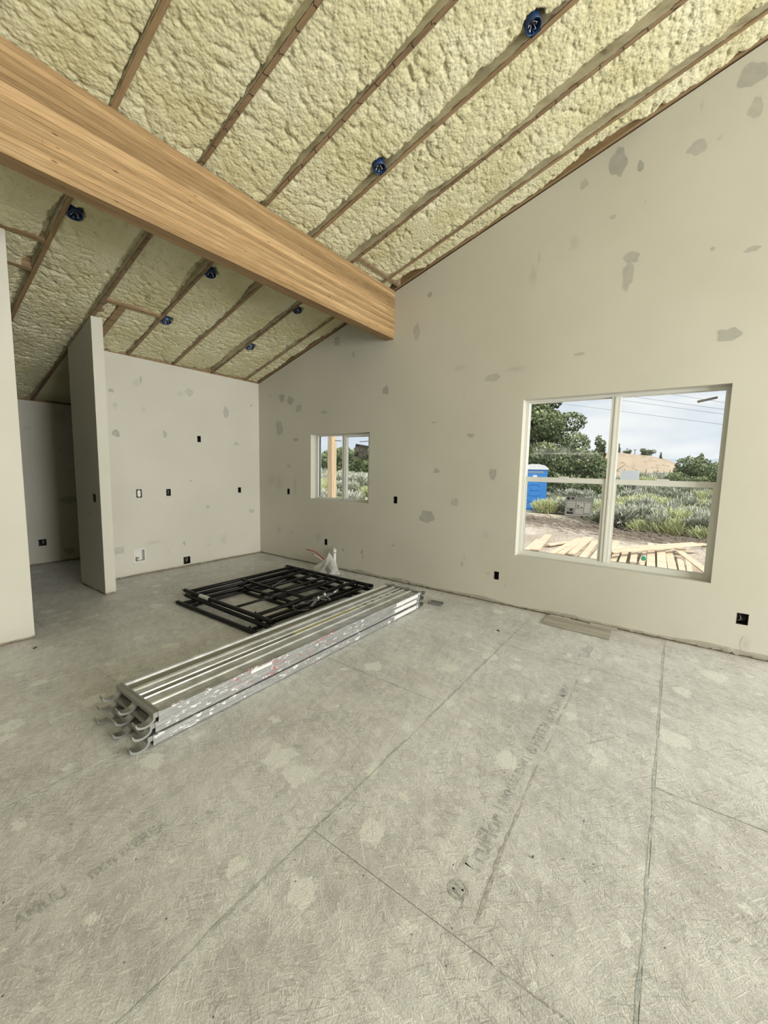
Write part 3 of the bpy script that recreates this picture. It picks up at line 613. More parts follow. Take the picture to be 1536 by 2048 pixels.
for i in range(1, len(RAFT)):
    x0 = RAFT[i-1]+.0185; x1 = RAFT[i]-.0185; yend = 7.9 if x1 < 2.0 else D
    if i == 2: foam_bay(x0, x1, -.2, 5, 20+i, .016)
    elif i == 1: foam_bay(x0, x1, -.2, 5, 20+i, .03)
    else:
        foam_bay(x0, x1, -.8, yend, 20+i, .0095)
foam_bay(RAFT[-1]+.0185, 4.655, -1.2, D, 40, .0095, 1.3)
foam_bay(1.97, 4.4, D, 7.9, 77, .04)

# glulam beam, one object per lamination board
beam = tag(empty('ridge_beam', (W, 3.245, 3.33)), 'large laminated timber beam crossing the room under the rafters', 'beam')
TINT = [.82, 1.0, 1.14, .88, 1.12, .84, 1.06, .92, 1.15, 1.12, .80, .75, .77, .79, 1.05, .84]     # bottom to top
h = .0385
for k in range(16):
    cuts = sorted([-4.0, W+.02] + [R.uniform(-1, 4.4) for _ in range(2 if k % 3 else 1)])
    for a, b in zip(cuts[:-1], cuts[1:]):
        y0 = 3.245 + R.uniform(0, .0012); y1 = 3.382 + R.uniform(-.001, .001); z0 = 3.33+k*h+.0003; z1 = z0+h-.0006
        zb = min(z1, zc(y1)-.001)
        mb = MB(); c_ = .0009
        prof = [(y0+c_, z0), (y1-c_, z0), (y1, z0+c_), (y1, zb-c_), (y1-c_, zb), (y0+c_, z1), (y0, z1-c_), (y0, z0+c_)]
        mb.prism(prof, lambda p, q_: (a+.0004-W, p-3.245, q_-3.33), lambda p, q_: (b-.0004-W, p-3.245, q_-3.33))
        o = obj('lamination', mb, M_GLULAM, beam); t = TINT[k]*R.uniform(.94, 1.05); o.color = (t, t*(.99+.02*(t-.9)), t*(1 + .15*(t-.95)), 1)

# ------------------------------------------------------------------ windows
def frame_rect(mb, x0, x1, ya, yb, za, zb, wl, wr_, wt, wb_, mi=0):
    # y decreases to the right in the picture; wl is the side at large y
    mb.box((x0, yb-wl, za), (x1, yb, zb), mi); mb.box((x0, ya, za), (x1, ya+wr_, zb), mi)
    mb.box((x0, ya+wr_, zb-wt), (x1, yb-wl, zb), mi); mb.box((x0, ya+wr_, za), (x1, yb-wl, za+wb_), mi)
def pane(x, ya, yb, za, zb, parent):
    mb = MB(); mb.box((x, ya, za), (x+.004, yb, zb)); return obj('pane', mb, M_GLASS, parent)
XF = W+.105
win = obj('window_1', (lambda m_: (frame_rect(m_, XF, XF+.07, BIG[0], BIG[1], BIG[2], BIG[3], .036, .022, .028, .042), m_)[1])(MB()), M_VINYL, kind='structure')
mb = MB(); mb.box((XF-.004, .519, .66), (XF+.07, .597, 2.37)); mb.box((XF-.010, .550, .66), (XF-.004, .566, 2.37)); obj('mullion', mb, M_VINYL, win)
for (ya, yb) in ((.597, 1.424), (-.306, .519)):
    mb = MB(); frame_rect(mb, XF+.040, XF+.062, ya, yb, 1.48, 2.367, .006, .006, .006, .050); s_ = obj('sash', mb, M_VINYL, win)
    pane(XF+.050, ya+.005, yb-.005, 1.53, 2.362, s_)
    mb = MB(); frame_rect(mb, XF+.008, XF+.036, ya, yb, .655, 1.536, .022, .028, .055, .022)
    ym = (ya+yb)/2; mb.box((XF-.002, ym-.05, 1.536), (XF+.022, ym+.05, 1.550)); s_ = obj('sash', mb, M_VINYL, win)
    pane(XF+.020, ya+.02, yb-.02, .672, 1.484, s_)
    mb = MB(); frame_rect(mb, XF+.017, XF+.027, ya+.020, yb-.020, .675, 1.483, .003, .003, .003, .003); obj('glazing_seal', mb, M_GASKET, s_)
def sticker(pts, x, parent, lab):
    # grey printed energy label: corners top-left, top-right, bottom-right, bottom-left as (y, z)
    tl, tr_, br, bl = [Vector((0, *p)) for p in pts]; g = mat('label_grey', (.235,.235,.23), .6); k_ = mat('label_black', (.02,.02,.02), .6); wht = mat('label_white', (.58,.58,.56), .6)
    P_ = lambda s, t: (x, *(((tl*(1-s)+tr_*s)*(1-t) + (bl*(1-s)+br*s)*t)[1:]))
    mb = MB()
    def cell(s0, s1, t0, t1, mi, off=0):
        q4 = [P_(s0,t0), P_(s1,t0), P_(s1,t1), P_(s0,t1)]; mb.add([(p[0]-off, p[1], p[2]) for p in q4], [(0,1,2,3)], mi)
    cell(0,1,0,1,0)
    e = .0006
    cell(.04,.14,.05,.18,1,e); cell(.20,.30,.05,.14,1,e); cell(.04,.97,.24,.255,2,e); cell(.04,.97,.92,.935,2,e); cell(.04,.05,.24,.93,2,e); cell(.96,.97,.24,.93,2,e)
    for r_ in range(3):
        for c_ in range(6): cell(.08+c_*.05, .115+c_*.05, .29+r_*.10, .355+r_*.10, 2, e)
    cu = bpy.data.curves.new('t', 'FONT'); cu.body = 'MA'; cu.size = 1; cu.offset = .03; ot = bpy.data.objects.new('t', cu); C.objects.link(ot); bpy.context.view_layer.update()
    tm = bpy.data.meshes.new_from_object(ot.evaluated_get(bpy.context.evaluated_depsgraph_get())); bpy.data.objects.remove(ot)
    cs = [v_.co for v_ in tm.vertices]; x0_ = min(c_[0] for c_ in cs); x1_ = max(c_[0] for c_ in cs); y0_ = min(c_[1] for c_ in cs); y1_ = max(c_[1] for c_ in cs)
    pv = [P_(.42+.27*(c_[0]-x0_)/(x1_-x0_), .50-.23*(c_[1]-y0_)/(y1_-y0_)) for c_ in cs]
    mb.add([(p[0]-1.6*e, p[1], p[2]) for p in pv], [tuple(f_.vertices) for f_ in tm.polygons], 2)
    for r_ in range(8): cell(.72,.93,.30+r_*.06,.335+r_*.06,2,e)
    for r_ in range(4): cell(.40,.68,.60+r_*.07,.63+r_*.07,2,e)
    cell(.18,.30,.62,.74,1,e); cell(.07,.32,.79,.90,1,e); cell(.62,.72,.94,.99,1,e); cell(.80,.95,.94,.99,1,e)
    return obj('sticker', mb, [g, k_, wht], parent, label=lab)
sticker([(.971,1.338),(.695,1.332),(.717,1.117),(.979,1.121)], XF+.0185, win, 'grey printed energy label')
def strip(y0, z0, y1, z1, w, x, parent):
    d = Vector((0, y1-y0, z1-z0)).normalized(); nn = Vector((0, -d.z, d.y))*w/2; a = Vector((x, y0, z0)); b = Vector((x, y1, z1)); mb = MB()
    mb.add([a-nn, b-nn, b+nn, a+nn], [(0,1,2,3)]); obj('tape_strip', mb, mat('grey_tape', (.33,.33,.32), .6), parent)
strip(-.099,2.274,-.244,2.303,.022,XF+.048,win); strip(.829,1.404,.722,1.404,.010,XF+.0185,win); strip(-.06,1.406,-.16,1.405,.007,XF+.0185,win)
# pale line with soft pale patches laid over the upper left pane
ys = np.linspace(.62, 1.40, 60); zs = np.linspace(1.70, 1.96, 36); Yg, Zg = np.meshgrid(ys, zs, indexing='ij')
me = grid_mesh('pale_streak', np.stack([Yg*0+XF+.0485, Yg, Zg], -1)); fa = 0.75*np.exp(-((Zg-1.803)/.006)**2)
fa += .55*np.exp(-((Zg-1.84)/.035)**2-((Yg-1.02)/.07)**2)*(Zg > 1.80) + .35*np.exp(-((Zg-1.84)/.03)**2-((Yg-1.27)/.10)**2)*(Zg > 1.80) + .14*np.exp(-((Zg-1.79)/.05)**2)
fa *= np.clip((Yg-.62)/.05, 0, 1)*np.clip((1.40-Yg)/.05, 0, 1)*np.clip((Zg-1.70)/.05, 0, 1)*np.clip((1.96-Zg)/.05, 0, 1)
at = me.attributes.new('fade', 'FLOAT', 'POINT'); at.data.foreach_set('value', fa.reshape(-1).astype('f4')); obj('pale_streak', me, M_STREAK, win)

win2 = obj('window_2', (lambda m_: (frame_rect(m_, XF, XF+.07, SMALL[0], SMALL[1], SMALL[2], SMALL[3], .060, .100, .022, .022), m_)[1])(MB()), M_VINYL, kind='structure')
mb = MB(); mb.box((XF, 4.168, 1.10), (XF+.06, 4.245, 2.09)); mb.box((XF+.012, 4.19, 1.10), (XF-.008, 4.20, 2.09)); obj('mullion', mb, M_VINYL, win2)
mb = MB(); frame_rect(mb, XF+.035, XF+.058, 4.225, 4.766, 1.095, 2.095, .012, .014, .010, .016); s_ = obj('sash', mb, M_VINYL, win2); pane(XF+.045, 4.235, 4.76, 1.105, 2.088, s_)
mb = MB(); mb.box((XF+.028, 4.745, 1.11), (XF+.036, 4.758, 2.085)); obj('glazing_seal', mb, M_GASKET, s_)
mb = MB(); frame_rect(mb, XF+.005, XF+.030, 3.728, 4.175, 1.100, 2.080, .012, .006, .022, .022); s_ = obj('sash', mb, M_VINYL, win2); pane(XF+.015, 3.732, 4.168, 1.12, 2.062, s_)
mb = MB(); mb.box((XF+.002, 4.172, 1.12), (XF+.008, 4.182, 2.07)); obj('glazing_seal', mb, M_GASKET, s_)
sticker([(3.986,1.958),(3.740,1.922),(3.770,1.715),(4.03,1.759)], XF+.0135, win2, 'grey printed energy label stuck askew')
strip(4.444,2.018,4.304,2.007,.012,XF+.043,win2); strip(3.911,1.987,3.745,1.990,.010,XF+.0135,win2)

# ------------------------------------------------------------------ electrical boxes in the walls
for (pl, uu, vv, w, h, st, lab) in BOXES:
    cv = CONV[pl]; O_ = Vector(cv(uu, vv, 0)); root = tag(empty('outlet_box' if st not in ('valve', 'ring', 'switch') else {'valve': 'valve_box', 'ring': 'low_voltage_ring', 'switch': 'switch_box'}[st], O_), lab, 'wall box')
    c2 = lambda a, b, d: tuple(Vector(cv(uu+a, vv+b, d))-O_)
    mb = MB(); a, b = w/2, h/2; dep = .075 if st != 'ring' else .02; t = .003
    if pl == 'P': dep = .06
    loops = [[(-a-.0015,-b-.0015,-.0012),(a+.0015,-b-.0015,-.0012),(a+.0015,b+.0015,-.0012),(-a-.0015,b+.0015,-.0012)],
             [(-a+t,-b+t,-.0012),(a-t,-b+t,-.0012),(a-t,b-t,-.0012),(-a+t,b-t,-.0012)],
             [(-a+t,-b+t,dep),(a-t,-b+t,dep),(a-t,b-t,dep),(-a+t,b-t,dep)]]
    vs = [c2(*p) for L_ in loops for p in L_]; fs = [(i, (i+1)%4, 4+(i+1)%4, 4+i) for i in range(4)] + [(4+i, 4+(i+1)%4, 8+(i+1)%4, 8+i) for i in range(4)] + [(8,9,10,11)]
    mb.add(vs, fs)
    obj('box_shell', mb, M_PVC if st == 'valve' else M_BOX, root)
    if st in ('one', 'two', 'switch', 'square', 'wires'):
        for k in range(2 if st == 'one' else 3):
            mb = MB(); x_ = (-.5+k*.5)*a*.9; ph = k*2.1+uu
            mb.tube([c2(x_*.6, b*.75, .06), c2(x_+.006*math.sin(ph), b*.3, .030), c2(x_*.3, -b*.2, .018+.004*k), c2(x_+.01, -b*.6, .030), c2(x_*.5, -b*.3, .055)], .0032, 6)
            obj('wire', mb, [M_WIRE_B, M_COPPER if st == 'square' else M_WIRE_B, M_WIRE_W if st in ('wires','square','two') else M_WIRE_B][k], root)
    if st == 'ring':
        mb = MB(); mb.obox((0,0,0), (.001,.001,.001)); mb = MB()
        A = [(-.021,-.040),(.021,-.040),(.021,.040),(-.021,.040)]; mb.prism(A, lambda p, q_: c2(p, q_, -.002), lambda p, q_: c2(p, q_, .010)); obj('face_plate', mb, M_PVC, root)
        for s in (-1, 1):
            mb = MB(); A = [(-.008, s*.046-.004), (.008, s*.046-.004), (.008, s*.046+.004), (-.008, s*.046+.004)]; mb.prism(A, lambda p, q_: c2(p, q_, -.003), lambda p, q_: c2(p, q_, .006)); obj('screw_tab', mb, M_STEEL, root)
    if st == 'valve':
        mb = MB(); mb.tube([c2(-.02,-.08,.05), c2(-.02,-.03,.05)], .011, 8); mb.tube([c2(-.02,-.035,.05), c2(-.02,-.035,.015)], .009, 8); obj('valve', mb, M_STEEL, root)
        mb = MB(); mb.tube([c2(-.032,-.035,.012), c2(-.008,-.035,.012)], .006, 6); obj('valve_handle', mb, M_BOX, root)
        mb = MB(); frame = [(-a-.012,-b-.012),(a+.012,-b-.012),(a+.012,b+.012),(-a-.012,b+.012)]; inn = [(-a+.002,-b+.002),(a-.002,-b+.002),(a-.002,b-.002),(-a+.002,b-.002)]
        vs = [c2(p[0],p[1],-.003) for p in frame]+[c2(p[0],p[1],-.003) for p in inn]+[c2(p[0],p[1],.001) for p in frame]
        mb.add(vs, [(i,(i+1)%4,4+(i+1)%4,4+i) for i in range(4)]+[(8+i,8+(i+1)%4,(i+1)%4,i) for i in range(4)]); obj('trim_flange', mb, M_PVC, root)

# blue ceiling boxes
nrm = Vector((0, SL, 1)).normalized(); tx = Vector((1,0,0)); ty = nrm.cross(tx)
for k, (bx, by, lab) in enumerate(LIGHTBOX):
    base = Vector((bx, by, zc(by)-.006)); root = tag(empty('ceiling_light_box', base), lab, 'light box')
    P_ = lambda a, b, c: tx*a+ty*b+nrm*c
    mb = MB(); n = 28; prof = [(.052,.060),(.054,0),(.050,-.001),(.0475,.004),(.045,.052)]
    vs = [];
    for (rr_, hh_) in prof: vs += [P_(rr_*math.cos(2*math.pi*j/n), rr_*math.sin(2*math.pi*j/n), hh_) for j in range(n)]
    fs = [(i*n+j, i*n+(j+1)%n, (i+1)*n+(j+1)%n, (i+1)*n+j) for i in range(len(prof)-1) for j in range(n)]
    mb.add(vs, fs, 0, True); mb.add(vs[-n:], [tuple(range(n))], 1); mb.add(vs[:n], [tuple(range(n-1,-1,-1))], 0)
    obj('box_shell', mb, [M_BLUE, M_BLUE_IN], root)
    sgn = 1 if bx < 3.12 and bx > 3.0 else -1
    mb = MB(); mb.tube([P_(sgn*.045,0,.03), P_(sgn*.062,0,.03)], .012, 6); mb.obox(P_(sgn*.0565,0,.02), (.002,.07,.045), Matrix((tx,ty,nrm)).transposed()); obj('bracket', mb, M_BLUE, root)
    for j in (-1, 1):
        mb = MB(); mb.tube([P_(j*.040,.012*j,.05), P_(j*.040,.012*j,.001)], .006, 8); obj('screw_boss', mb, M_BLUE, root)
    for j in range(5):
        mb = MB(); an = j*1.25+k; e_ = .032
        mb.tube([P_(.012*math.cos(an), .012*math.sin(an)+.01, .05), P_(.018*math.cos(an+.5), .020*math.sin(an+.5)+.008, .025), P_(e_*math.cos(an+.9), e_*math.sin(an+.9)+.004, .006), P_(.75*e_*math.cos(an+1.3), .75*e_*math.sin(an+1.3)+.006, .012)], .0024, 6)
        obj('wire', mb, [M_WIRE_W, M_WIRE_W, M_COPPER, M_WIRE_W, M_STEEL][j], root)

# ================================================================== SCAFFOLD PLANKS
PX0, PX1, PY0, PY1 = 1.035, 3.955, 2.293, 2.792
def scaffold_plank(ztop, label, dx, dy, nlab):
    Wd = PY1-PY0; root = tag(empty('scaffold_plank', (PX0+dx, PY0+dy, ztop)), label, 'scaffold plank', 'aluminium scaffold planks in one stack'); L = PX1-PX0
    def rib(y0, y1, hh, n=6): return [(y0+(y1-y0)*k/n, -.012+hh*math.sin(math.pi*k/n)**.6) for k in range(n+1)]
    top = [(.012,-.0005),(.022,-.0005),(.022,-.009),(.030,-.012)] + [(.112,-.012)] + rib(.116,.146,.012) + [(.150,-.014),(.215,-.012)] + rib(.217,.227,.009,4) + [(.230,-.0135),(.275,-.0135)] + rib(.278,.288,.009,4) + [(.290,-.012),(.345,-.012)] + rib(.350,.392,.013) + [(.395,-.014),(.465,-.0135),(.472,-.001),(.487,-.001)]
    mb = MB(); n = len(top); vs = [(0, y, z) for y, z in top]+[(L, y, z) for y, z in top]+[(0, y, z-.003) for y, z in top]+[(L, y, z-.003) for y, z in top]
    mb.add(vs, [(i, i+1, n+i+1, n+i) for i in range(n-1)] + [(2*n+i, 3*n+i, 3*n+i+1, 2*n+i+1) for i in range(n-1)] + [(i, 2*n+i, 2*n+i+1, i+1) for i in range(n-1)])
    obj('deck', mb, M_ALU, root)
    mb = MB(); mb.add([(.01,.231,-.0128),(L-.01,.231,-.0128),(L-.01,.276,-.0128),(.01,.276,-.0128)], [(0,1,2,3)]); mb.add([(.01,.397,-.0130),(L-.01,.397,-.0130),(L-.01,.464,-.0130),(.01,.464,-.0130)], [(0,1,2,3)])
    obj('channel_floor', mb, M_ALU_D, root)
    for s in (0, 1):            # C-section side rails
        yo = 0 if s == 0 else Wd; g = 1 if s == 0 else -1
        prof = [(0,-.001),(.016,0),(.016,-.003),(.0035,-.004),(.0035,-.024),(.006,-.026),(.0035,-.028),(.0035,-.050),(.020,-.0525),(.020,-.0565),(-.0005,-.057),(-.0005,-.031),(-.003,-.0285),(-.0005,-.026)]
        mb = MB(); mb.prism([(yo+g*p, z) for p, z in prof], lambda p, q_: (0, p, q_), lambda p, q_: (L, p, q_)); obj('side_rail', mb, M_ALU_S if s == 0 else M_ALU, root)
    for x in (0, L):            # end plates: box header with openings between hooks
        e = -1 if x == 0 else 1
        mb = MB(); xa, xb = sorted((x, x+e*.028)); mb.box((xa, .004, -.004), (xb, Wd-.004, .001))
        xa, xb = sorted((x+e*.001, x-e*.012)); mb.box((xa, .0, -.006), (xb, Wd, .004)); mb.box((xa, .0, -.055), (xb, Wd, -.050))
        for k in range(4):
            yy = [.004, .235, .262, Wd-.012][k]; mb.box((min(x, x+e*.026), yy, -.030), (max(x, x+e*.026), yy+.006, -.004))
        mb.box((min(x+e*.022, x+e*.028), .004, -.022), (max(x+e*.022, x+e*.028), Wd-.004, -.004))
        obj('end_plate', mb, M_HOOK, root)
        for k, yy in enumerate((.002, .222, .440)):
            path = [(.004, -.002), (.004, -.026)] + [(-.044+.048*math.cos(t), -.028-.030*math.sin(t)) for t in np.linspace(0, math.pi*.93, 11)] + [(-.094, -.022)]
            th = .0066; mb = MB(); outer = []; inner = []
            for i, (px, pz) in enumerate(path):
                a = Vector(path[max(i-1,0)]); b = Vector(path[min(i+1,len(path)-1)]); d = (b-a).normalized(); nn = Vector((-d.y, d.x)); hw_ = th*(1.0 if i < len(path)-2 else .55)
                outer.append((px+nn.x*hw_, pz+nn.y*hw_)); inner.append((px-nn.x*hw_, pz-nn.y*hw_))
            fx = lambda p: x + (p if x == 0 else -p) + e*.026
            m_ = len(path); y2 = yy+.050
            vs = [(fx(p[0]), yy, p[1]) for p in outer]+[(fx(p[0]), yy, p[1]) for p in inner]+[(fx(p[0]), y2, p[1]) for p in outer]+[(fx(p[0]), y2, p[1]) for p in inner]
            fs = []
            for i in range(m_-1): fs += [(i,i+1,m_+i+1,m_+i),(2*m_+i,3*m_+i,3*m_+i+1,2*m_+i+1),(i,2*m_+i,2*m_+i+1,i+1),(m_+i,m_+i+1,3*m_+i+1,3*m_+i)]
            fs += [(m_-1, 3*m_-1, 4*m_-1, 2*m_-1), (0, m_, 3*m_, 2*m_)]
            mb.add(vs, fs); obj('hook', mb, M_HOOK, root)
    if nlab:
        mb = MB(); mb.add([(1.25,.234,-.0122),(2.10,.234,-.0122),(2.10,.274,-.0122),(1.25,.274,-.0122)], [(0,1,2,3)]); obj('faded_label', mb, M_YEL, root, label='faded yellow label')
        for k in range(5):
            mb = MB(); mb.box((2.12+k*.13, .236, -.0126), (2.12+k*.13+R.uniform(.05,.10), .272, -.0120)); obj('label_scrap', mb, M_WLAB, root)
        for (xa, xb, yy) in ((.62,.80,-.0042),):
            mb = MB(); mb.add([(xa,yy,-.008),(xb,yy,-.008),(xb,yy,-.030),(xa,yy,-.030)], [(0,1,2,3)]); obj('faded_label', mb, M_WLAB, root, label='torn white sticker on the front rail')
    mb = MB(); yy = -.0042
    for (xa, xb) in ((2.42,2.86),): mb.add([(xa,yy,-.007),(xb,yy,-.007),(xb,yy,-.047),(xa,yy,-.047)], [(0,1,2,3)])
    obj('faded_label', mb, M_WLAB, root, label='white label strip near the far end')
scaffold_plank(.190, 'paint splattered aluminium scaffold plank on top of the stack', 0, 0, True)
scaffold_plank(.1300, 'aluminium scaffold plank in the middle of the stack', -.018, .004, False)
scaffold_plank(.0640, 'aluminium scaffold plank lowest in the stack on the floor', -.035, -.002, False)

# ================================================================== SCAFFOLD FRAMES
def scaffold_frame(loc, rz, label, lab_y, wid, kind):
    root = tag(empty('scaffold_ladder', loc, rz), label, 'scaffold frame', 'black scaffold frames lying in a pile')
    r1, r2 = .0225, .0155; Ly = 1.60
    for x in (0, wid):
        mb = MB(); mb.tube([(x, 0, 0), (x, Ly, 0)], r1, 14, cap=False); mb.tube([(x, 0, 0), (x, .05, 0)], r1*.86, 14, cap=False, mi=1); mb.tube([(x, -.001, 0), (x, .05, 0)], r1*1.10, 14, cap=False)
        g = obj('leg', mb, [M_BLACK, M_GASKET], root)
        mb = MB(); mb.tube([(x, Ly-.02, 0), (x, Ly+.055, 0)], r1*.74, 12); obj('coupling_pin', mb, M_STEEL, g)
        for yy in (.34, 1.30):
            mb = MB(); e = .04; mb.tube([(x, yy, .0), (x+.05, yy, .004)], .006, 6); mb.tube([(x+.048, yy, .004), (x+.056, yy, .004)], .011, 8); obj('lock_stud', mb, M_BLACK, g)
        if lab_y is not None and x == 0:
            mb = MB(); mb.tube([(x, lab_y, 0), (x, lab_y+.19, 0)], r1*1.04, 14, cap=False); obj('leg_label', mb, M_WLAB, g, label='scuffed white label wrapped round the leg')
    def rail(a, b, rr_, nm='crossbar'):
        mb = MB(); mb.tube([a, b], rr_, 10); obj(nm, mb, M_BLACK, root)
    rail((0, 1.50, 0), (wid, 1.50, 0), r1); rail((0, .28, 0), (wid, .28, 0), r2*1.2)
    rail((0, 1.36, 0), (wid, 1.36, 0), r2); mx_ = .70 if kind != 1 else .62
    rail((mx_, .28, 0), (mx_, 1.50, 0), r2*1.15, 'inner_upright')
    rail((wid-.14, .02, 0), (wid-.14, 1.5, 0), r2, 'inner_upright') if kind == 2 else None
    for yy in ((.52, .74, .96, 1.18), (.46, .68, .90, 1.12), (.40, .60, .84, 1.06))[kind]: rail((mx_, yy, 0), (wid, yy, 0), r2, 'rung')
    if kind == 0: rail((0, .64, 0), (mx_+.66, .60, 0), r2*.9, 'brace_bar')
    rail((0, .04, 0), (wid, .04, 0), r2, 'rung')
    return root
scaffold_frame((2.310, 2.93, .0232), .004, 'black scaffold ladder frame lowest in the pile on the floor', None, 1.55, 2)
scaffold_frame((2.405, 2.97, .0680), -.012, 'black scaffold ladder frame in the middle of the pile', None, 1.56, 1)
scaffold_frame((2.440, 3.02, .1125), 0.0, 'black scaffold ladder frame on top of the pile with white label', 1.08, 1.555, 0)
# clamps and brackets lying on the frames
cl_ = tag(empty('scaffold_clamp', (3.05, 3.02, .155)), 'worn grey scaffold clamp with curved strap lying on the black frames', 'clamp')
mb = MB(); mb.tube([(-.22+.11*math.cos(t), .0+.10*math.sin(t), .004) for t in np.linspace(.3, 4.6, 12)], .007, 8); obj('strap', mb, M_GASKET, cl_)
mb = MB(); mb.bar((-.17,-.06,.012), (.08,.075,.020), .028, .010); mb.bar((.02,.10,.02), (.05,-.06,.02), .022, .010); obj('jaw', mb, mat('worn_grey_steel', (.17,.175,.17), .5, .5), cl_)
mb = MB(); mb.bar((.10,-.07,.012), (.16,.09,.03), .022, .010); mb.bar((.10,.02,.02),(.36,.075,.012), .022, .012); obj('arm', mb, bpy.data.materials['worn_grey_steel'], cl_)
mb = MB(); mb.tube([(.02,.03,0),(.02,.03,.05)], .012, 8); mb.tube([(.14,.05,0),(.14,.05,.055)], .013, 8); mb.tube([(.30,.06,.02),(.40,.09,.02)], .010, 8); obj('bolt', mb, M_STEEL, cl_)
cb = tag(empty('brace_rod', (3.30, 3.19, .150)), 'thin dark brace rod with flattened ends lying across the top frame', 'rod')
mb = MB(); mb.tube([(-.35,-.05,0),(.45,.10,0)], .010, 8); obj('rod', mb, M_BLACK, cb)
mb = MB(); mb.bar((.44,.098,0),(.52,.112,0), .022, .006); mb.bar((-.42,-.064,0),(-.34,-.048,0), .022, .006); obj('flattened_end', mb, M_STEEL, cb)
w_ = tag(empty('wire_bundle', (3.32, 3.98, .125)), 'twist of pale tie wire lying on the scaffold rungs', 'wire')
mb = MB(); mb.tube([(-.16,-.06,0)]+[(-.14+.022*k, -.045+.008*k+.014*math.sin(k*1.9), .006+.006*math.cos(k*2.3)) for k in range(14)], .0028, 5); obj('strand', mb, M_STEEL, w_)

# ================================================================== THINGS ON THE FLOOR BY THE WALL
p_ = tag(empty('drain_pipe', (4.615, 4.235, 0)), 'white plastic pipe stub with cap standing by the wall', 'pipe')
mb = MB(); mb.tube([(0,0,0),(0,0,.285)], .0245, 18); obj('pipe', mb, M_PVC, p_)
mb = MB(); mb.tube([(0,0,.278),(0,0,.283)], .0262, 18); obj('joint_ring', mb, M_GASKET, p_)
mb = MB(); mb.tube([(0,0,.283),(0,0,.315),(0,0,.325)], [.030,.029,.020], 18); mb.tube([(0,.006,.32),(0,.006,.345)], .012, 10); obj('cap', mb, M_PVC, p_)
def tubing(name, label, pts, rad, mt, end):
    root = tag(empty(name, pts[0]), label, 'tube'); o_ = Vector(pts[0]); c = []
    P4 = [Vector(p)-o_ for p in pts]
    for i in range(len(P4)-1):
        a = P4[max(i-1,0)]; b = P4[i]; c_ = P4[i+1]; d = P4[min(i+2,len(P4)-1)]
        for t in np.linspace(0, 1, 6)[:-1]: c.append(.5*((2*b)+(-a+c_)*t+(2*a-5*b+4*c_-d)*t*t+(-a+3*b-3*c_+d)*t**3))
    c.append(P4[-1]); mb = MB(); mb.tube(c, rad, 10); obj('hose', mb, mt, root)
    d = (c[-1]-c[-2]).normalized(); mb = MB(); mb.tube([c[-1]-d*.004, c[-1]+d*.012], rad*1.12, 10); obj('end_cap', mb, end, root)
tubing('red_tubing', 'red plastic tubing arching out of the plastic bag', [(4.50,4.27,.0),(4.50,4.30,.10),(4.49,4.39,.20),(4.48,4.54,.27),(4.47,4.70,.285)], .008, M_RED, M_COPPER)
tubing('white_tubing', 'white plastic tubing lying out of the plastic bag', [(4.42,4.08,.02),(4.42,4.16,.10),(4.42,4.28,.17),(4.42,4.40,.215),(4.42,4.50,.235)], .009, M_PVC, M_GASKET)
bag = tag(empty('plastic_bag', (4.44, 4.24, 0)), 'crumpled clear plastic bag slumped around the pipes by the wall', 'bag')
U, V = np.meshgrid(np.linspace(0, 2*np.pi, 73), np.linspace(0, 1, 34), indexing='ij')
rad = .20*(1-V**1.15)**.8 + .012; ph = U
fold = 1 + .22*np.sin(3*ph+2.5*V+1) + .13*np.sin(7*ph-4*V) + .10*(fbm(np.cos(U)*3+5, np.sin(U)*3+V*6, 3, 4)-.5)*3
X = rad*fold*np.cos(U)*.60 + .02*V; Y = rad*fold*np.sin(U)*1.02 - .02 - .02*V; Z = .245*V**.85*(1+.25*np.sin(ph*2+1)*(V > .2)*V) + .003 + .012*vnoise(U*6, V*12, 4)
X[-1] = X[0]; Y[-1] = Y[0]; Z[-1] = Z[0]
obj('film', grid_mesh('film', np.stack([X, Y, Z], -1)), M_FILMY, bag)
U, V = np.meshgrid(np.linspace(0, 2*np.pi, 49), np.linspace(0, 1, 12), indexing='ij')
rad = .17+.10*V; X = rad*np.cos(U)*.65*(1+.15*np.sin(5*U)); Y = rad*np.sin(U)*1.1*(1+.15*np.sin(4*U+1)); Z = .012+.035*(1-V)*(.6+.5*np.sin(6*U+V*3))
X[-1] = X[0]; Y[-1] = Y[0]; Z[-1] = Z[0]
obj('skirt', grid_mesh('skirt', np.stack([X, Y, Z], -1)), M_FILMY, bag)
dk = MB(); dk.tube([(-.05,-.03,.02),(.03,-.10,.05)], .03, 8); dk.tube([(.02,.05,.02),(.05,-.04,.10)], .02, 8); obj('contents', dk, mat('grey_contents', (.13,.14,.14), .6), bag)

M_OSB = wood('offcut_board', (.26,.235,.19), (.37,.345,.29), (.48,.455,.39), 'y', scale=.5, knots=False)
ob = tag(empty('board_offcut', (4.50, .72, 0)), 'thin rectangular board offcut lying on the floor against the window wall', 'board')
mb = MB(); mb.add([(-.150,.318,.002),(-.178,-.318,.002),(.160,-.312,.002),(.160,.322,.002),(-.150,.318,.013),(-.178,-.318,.013),(.160,-.312,.013),(.160,.322,.013)], [(0,3,2,1),(4,5,6,7),(0,1,5,4),(1,2,6,5),(2,3,7,6),(3,0,4,7)]); obj('sheet', mb, M_OSB, ob)
mb = MB(); mb.box((.120,-.10,.0135),(.160,-.35,.022)); mb.box((.135,.30,.0135),(.160,.10,.019)); obj('splinter', mb, M_OSB, ob)
sh = tag(empty('metal_bracket', (4.20, 2.215, 0), .15), 'small grey metal bracket on the floor past the plank stack', 'bracket')
mb = MB(); mb.box((-.055,-.08,.001),(.055,.08,.006)); obj('plate', mb, mat('dull_zinc', (.23,.23,.21), .5, .5), sh)
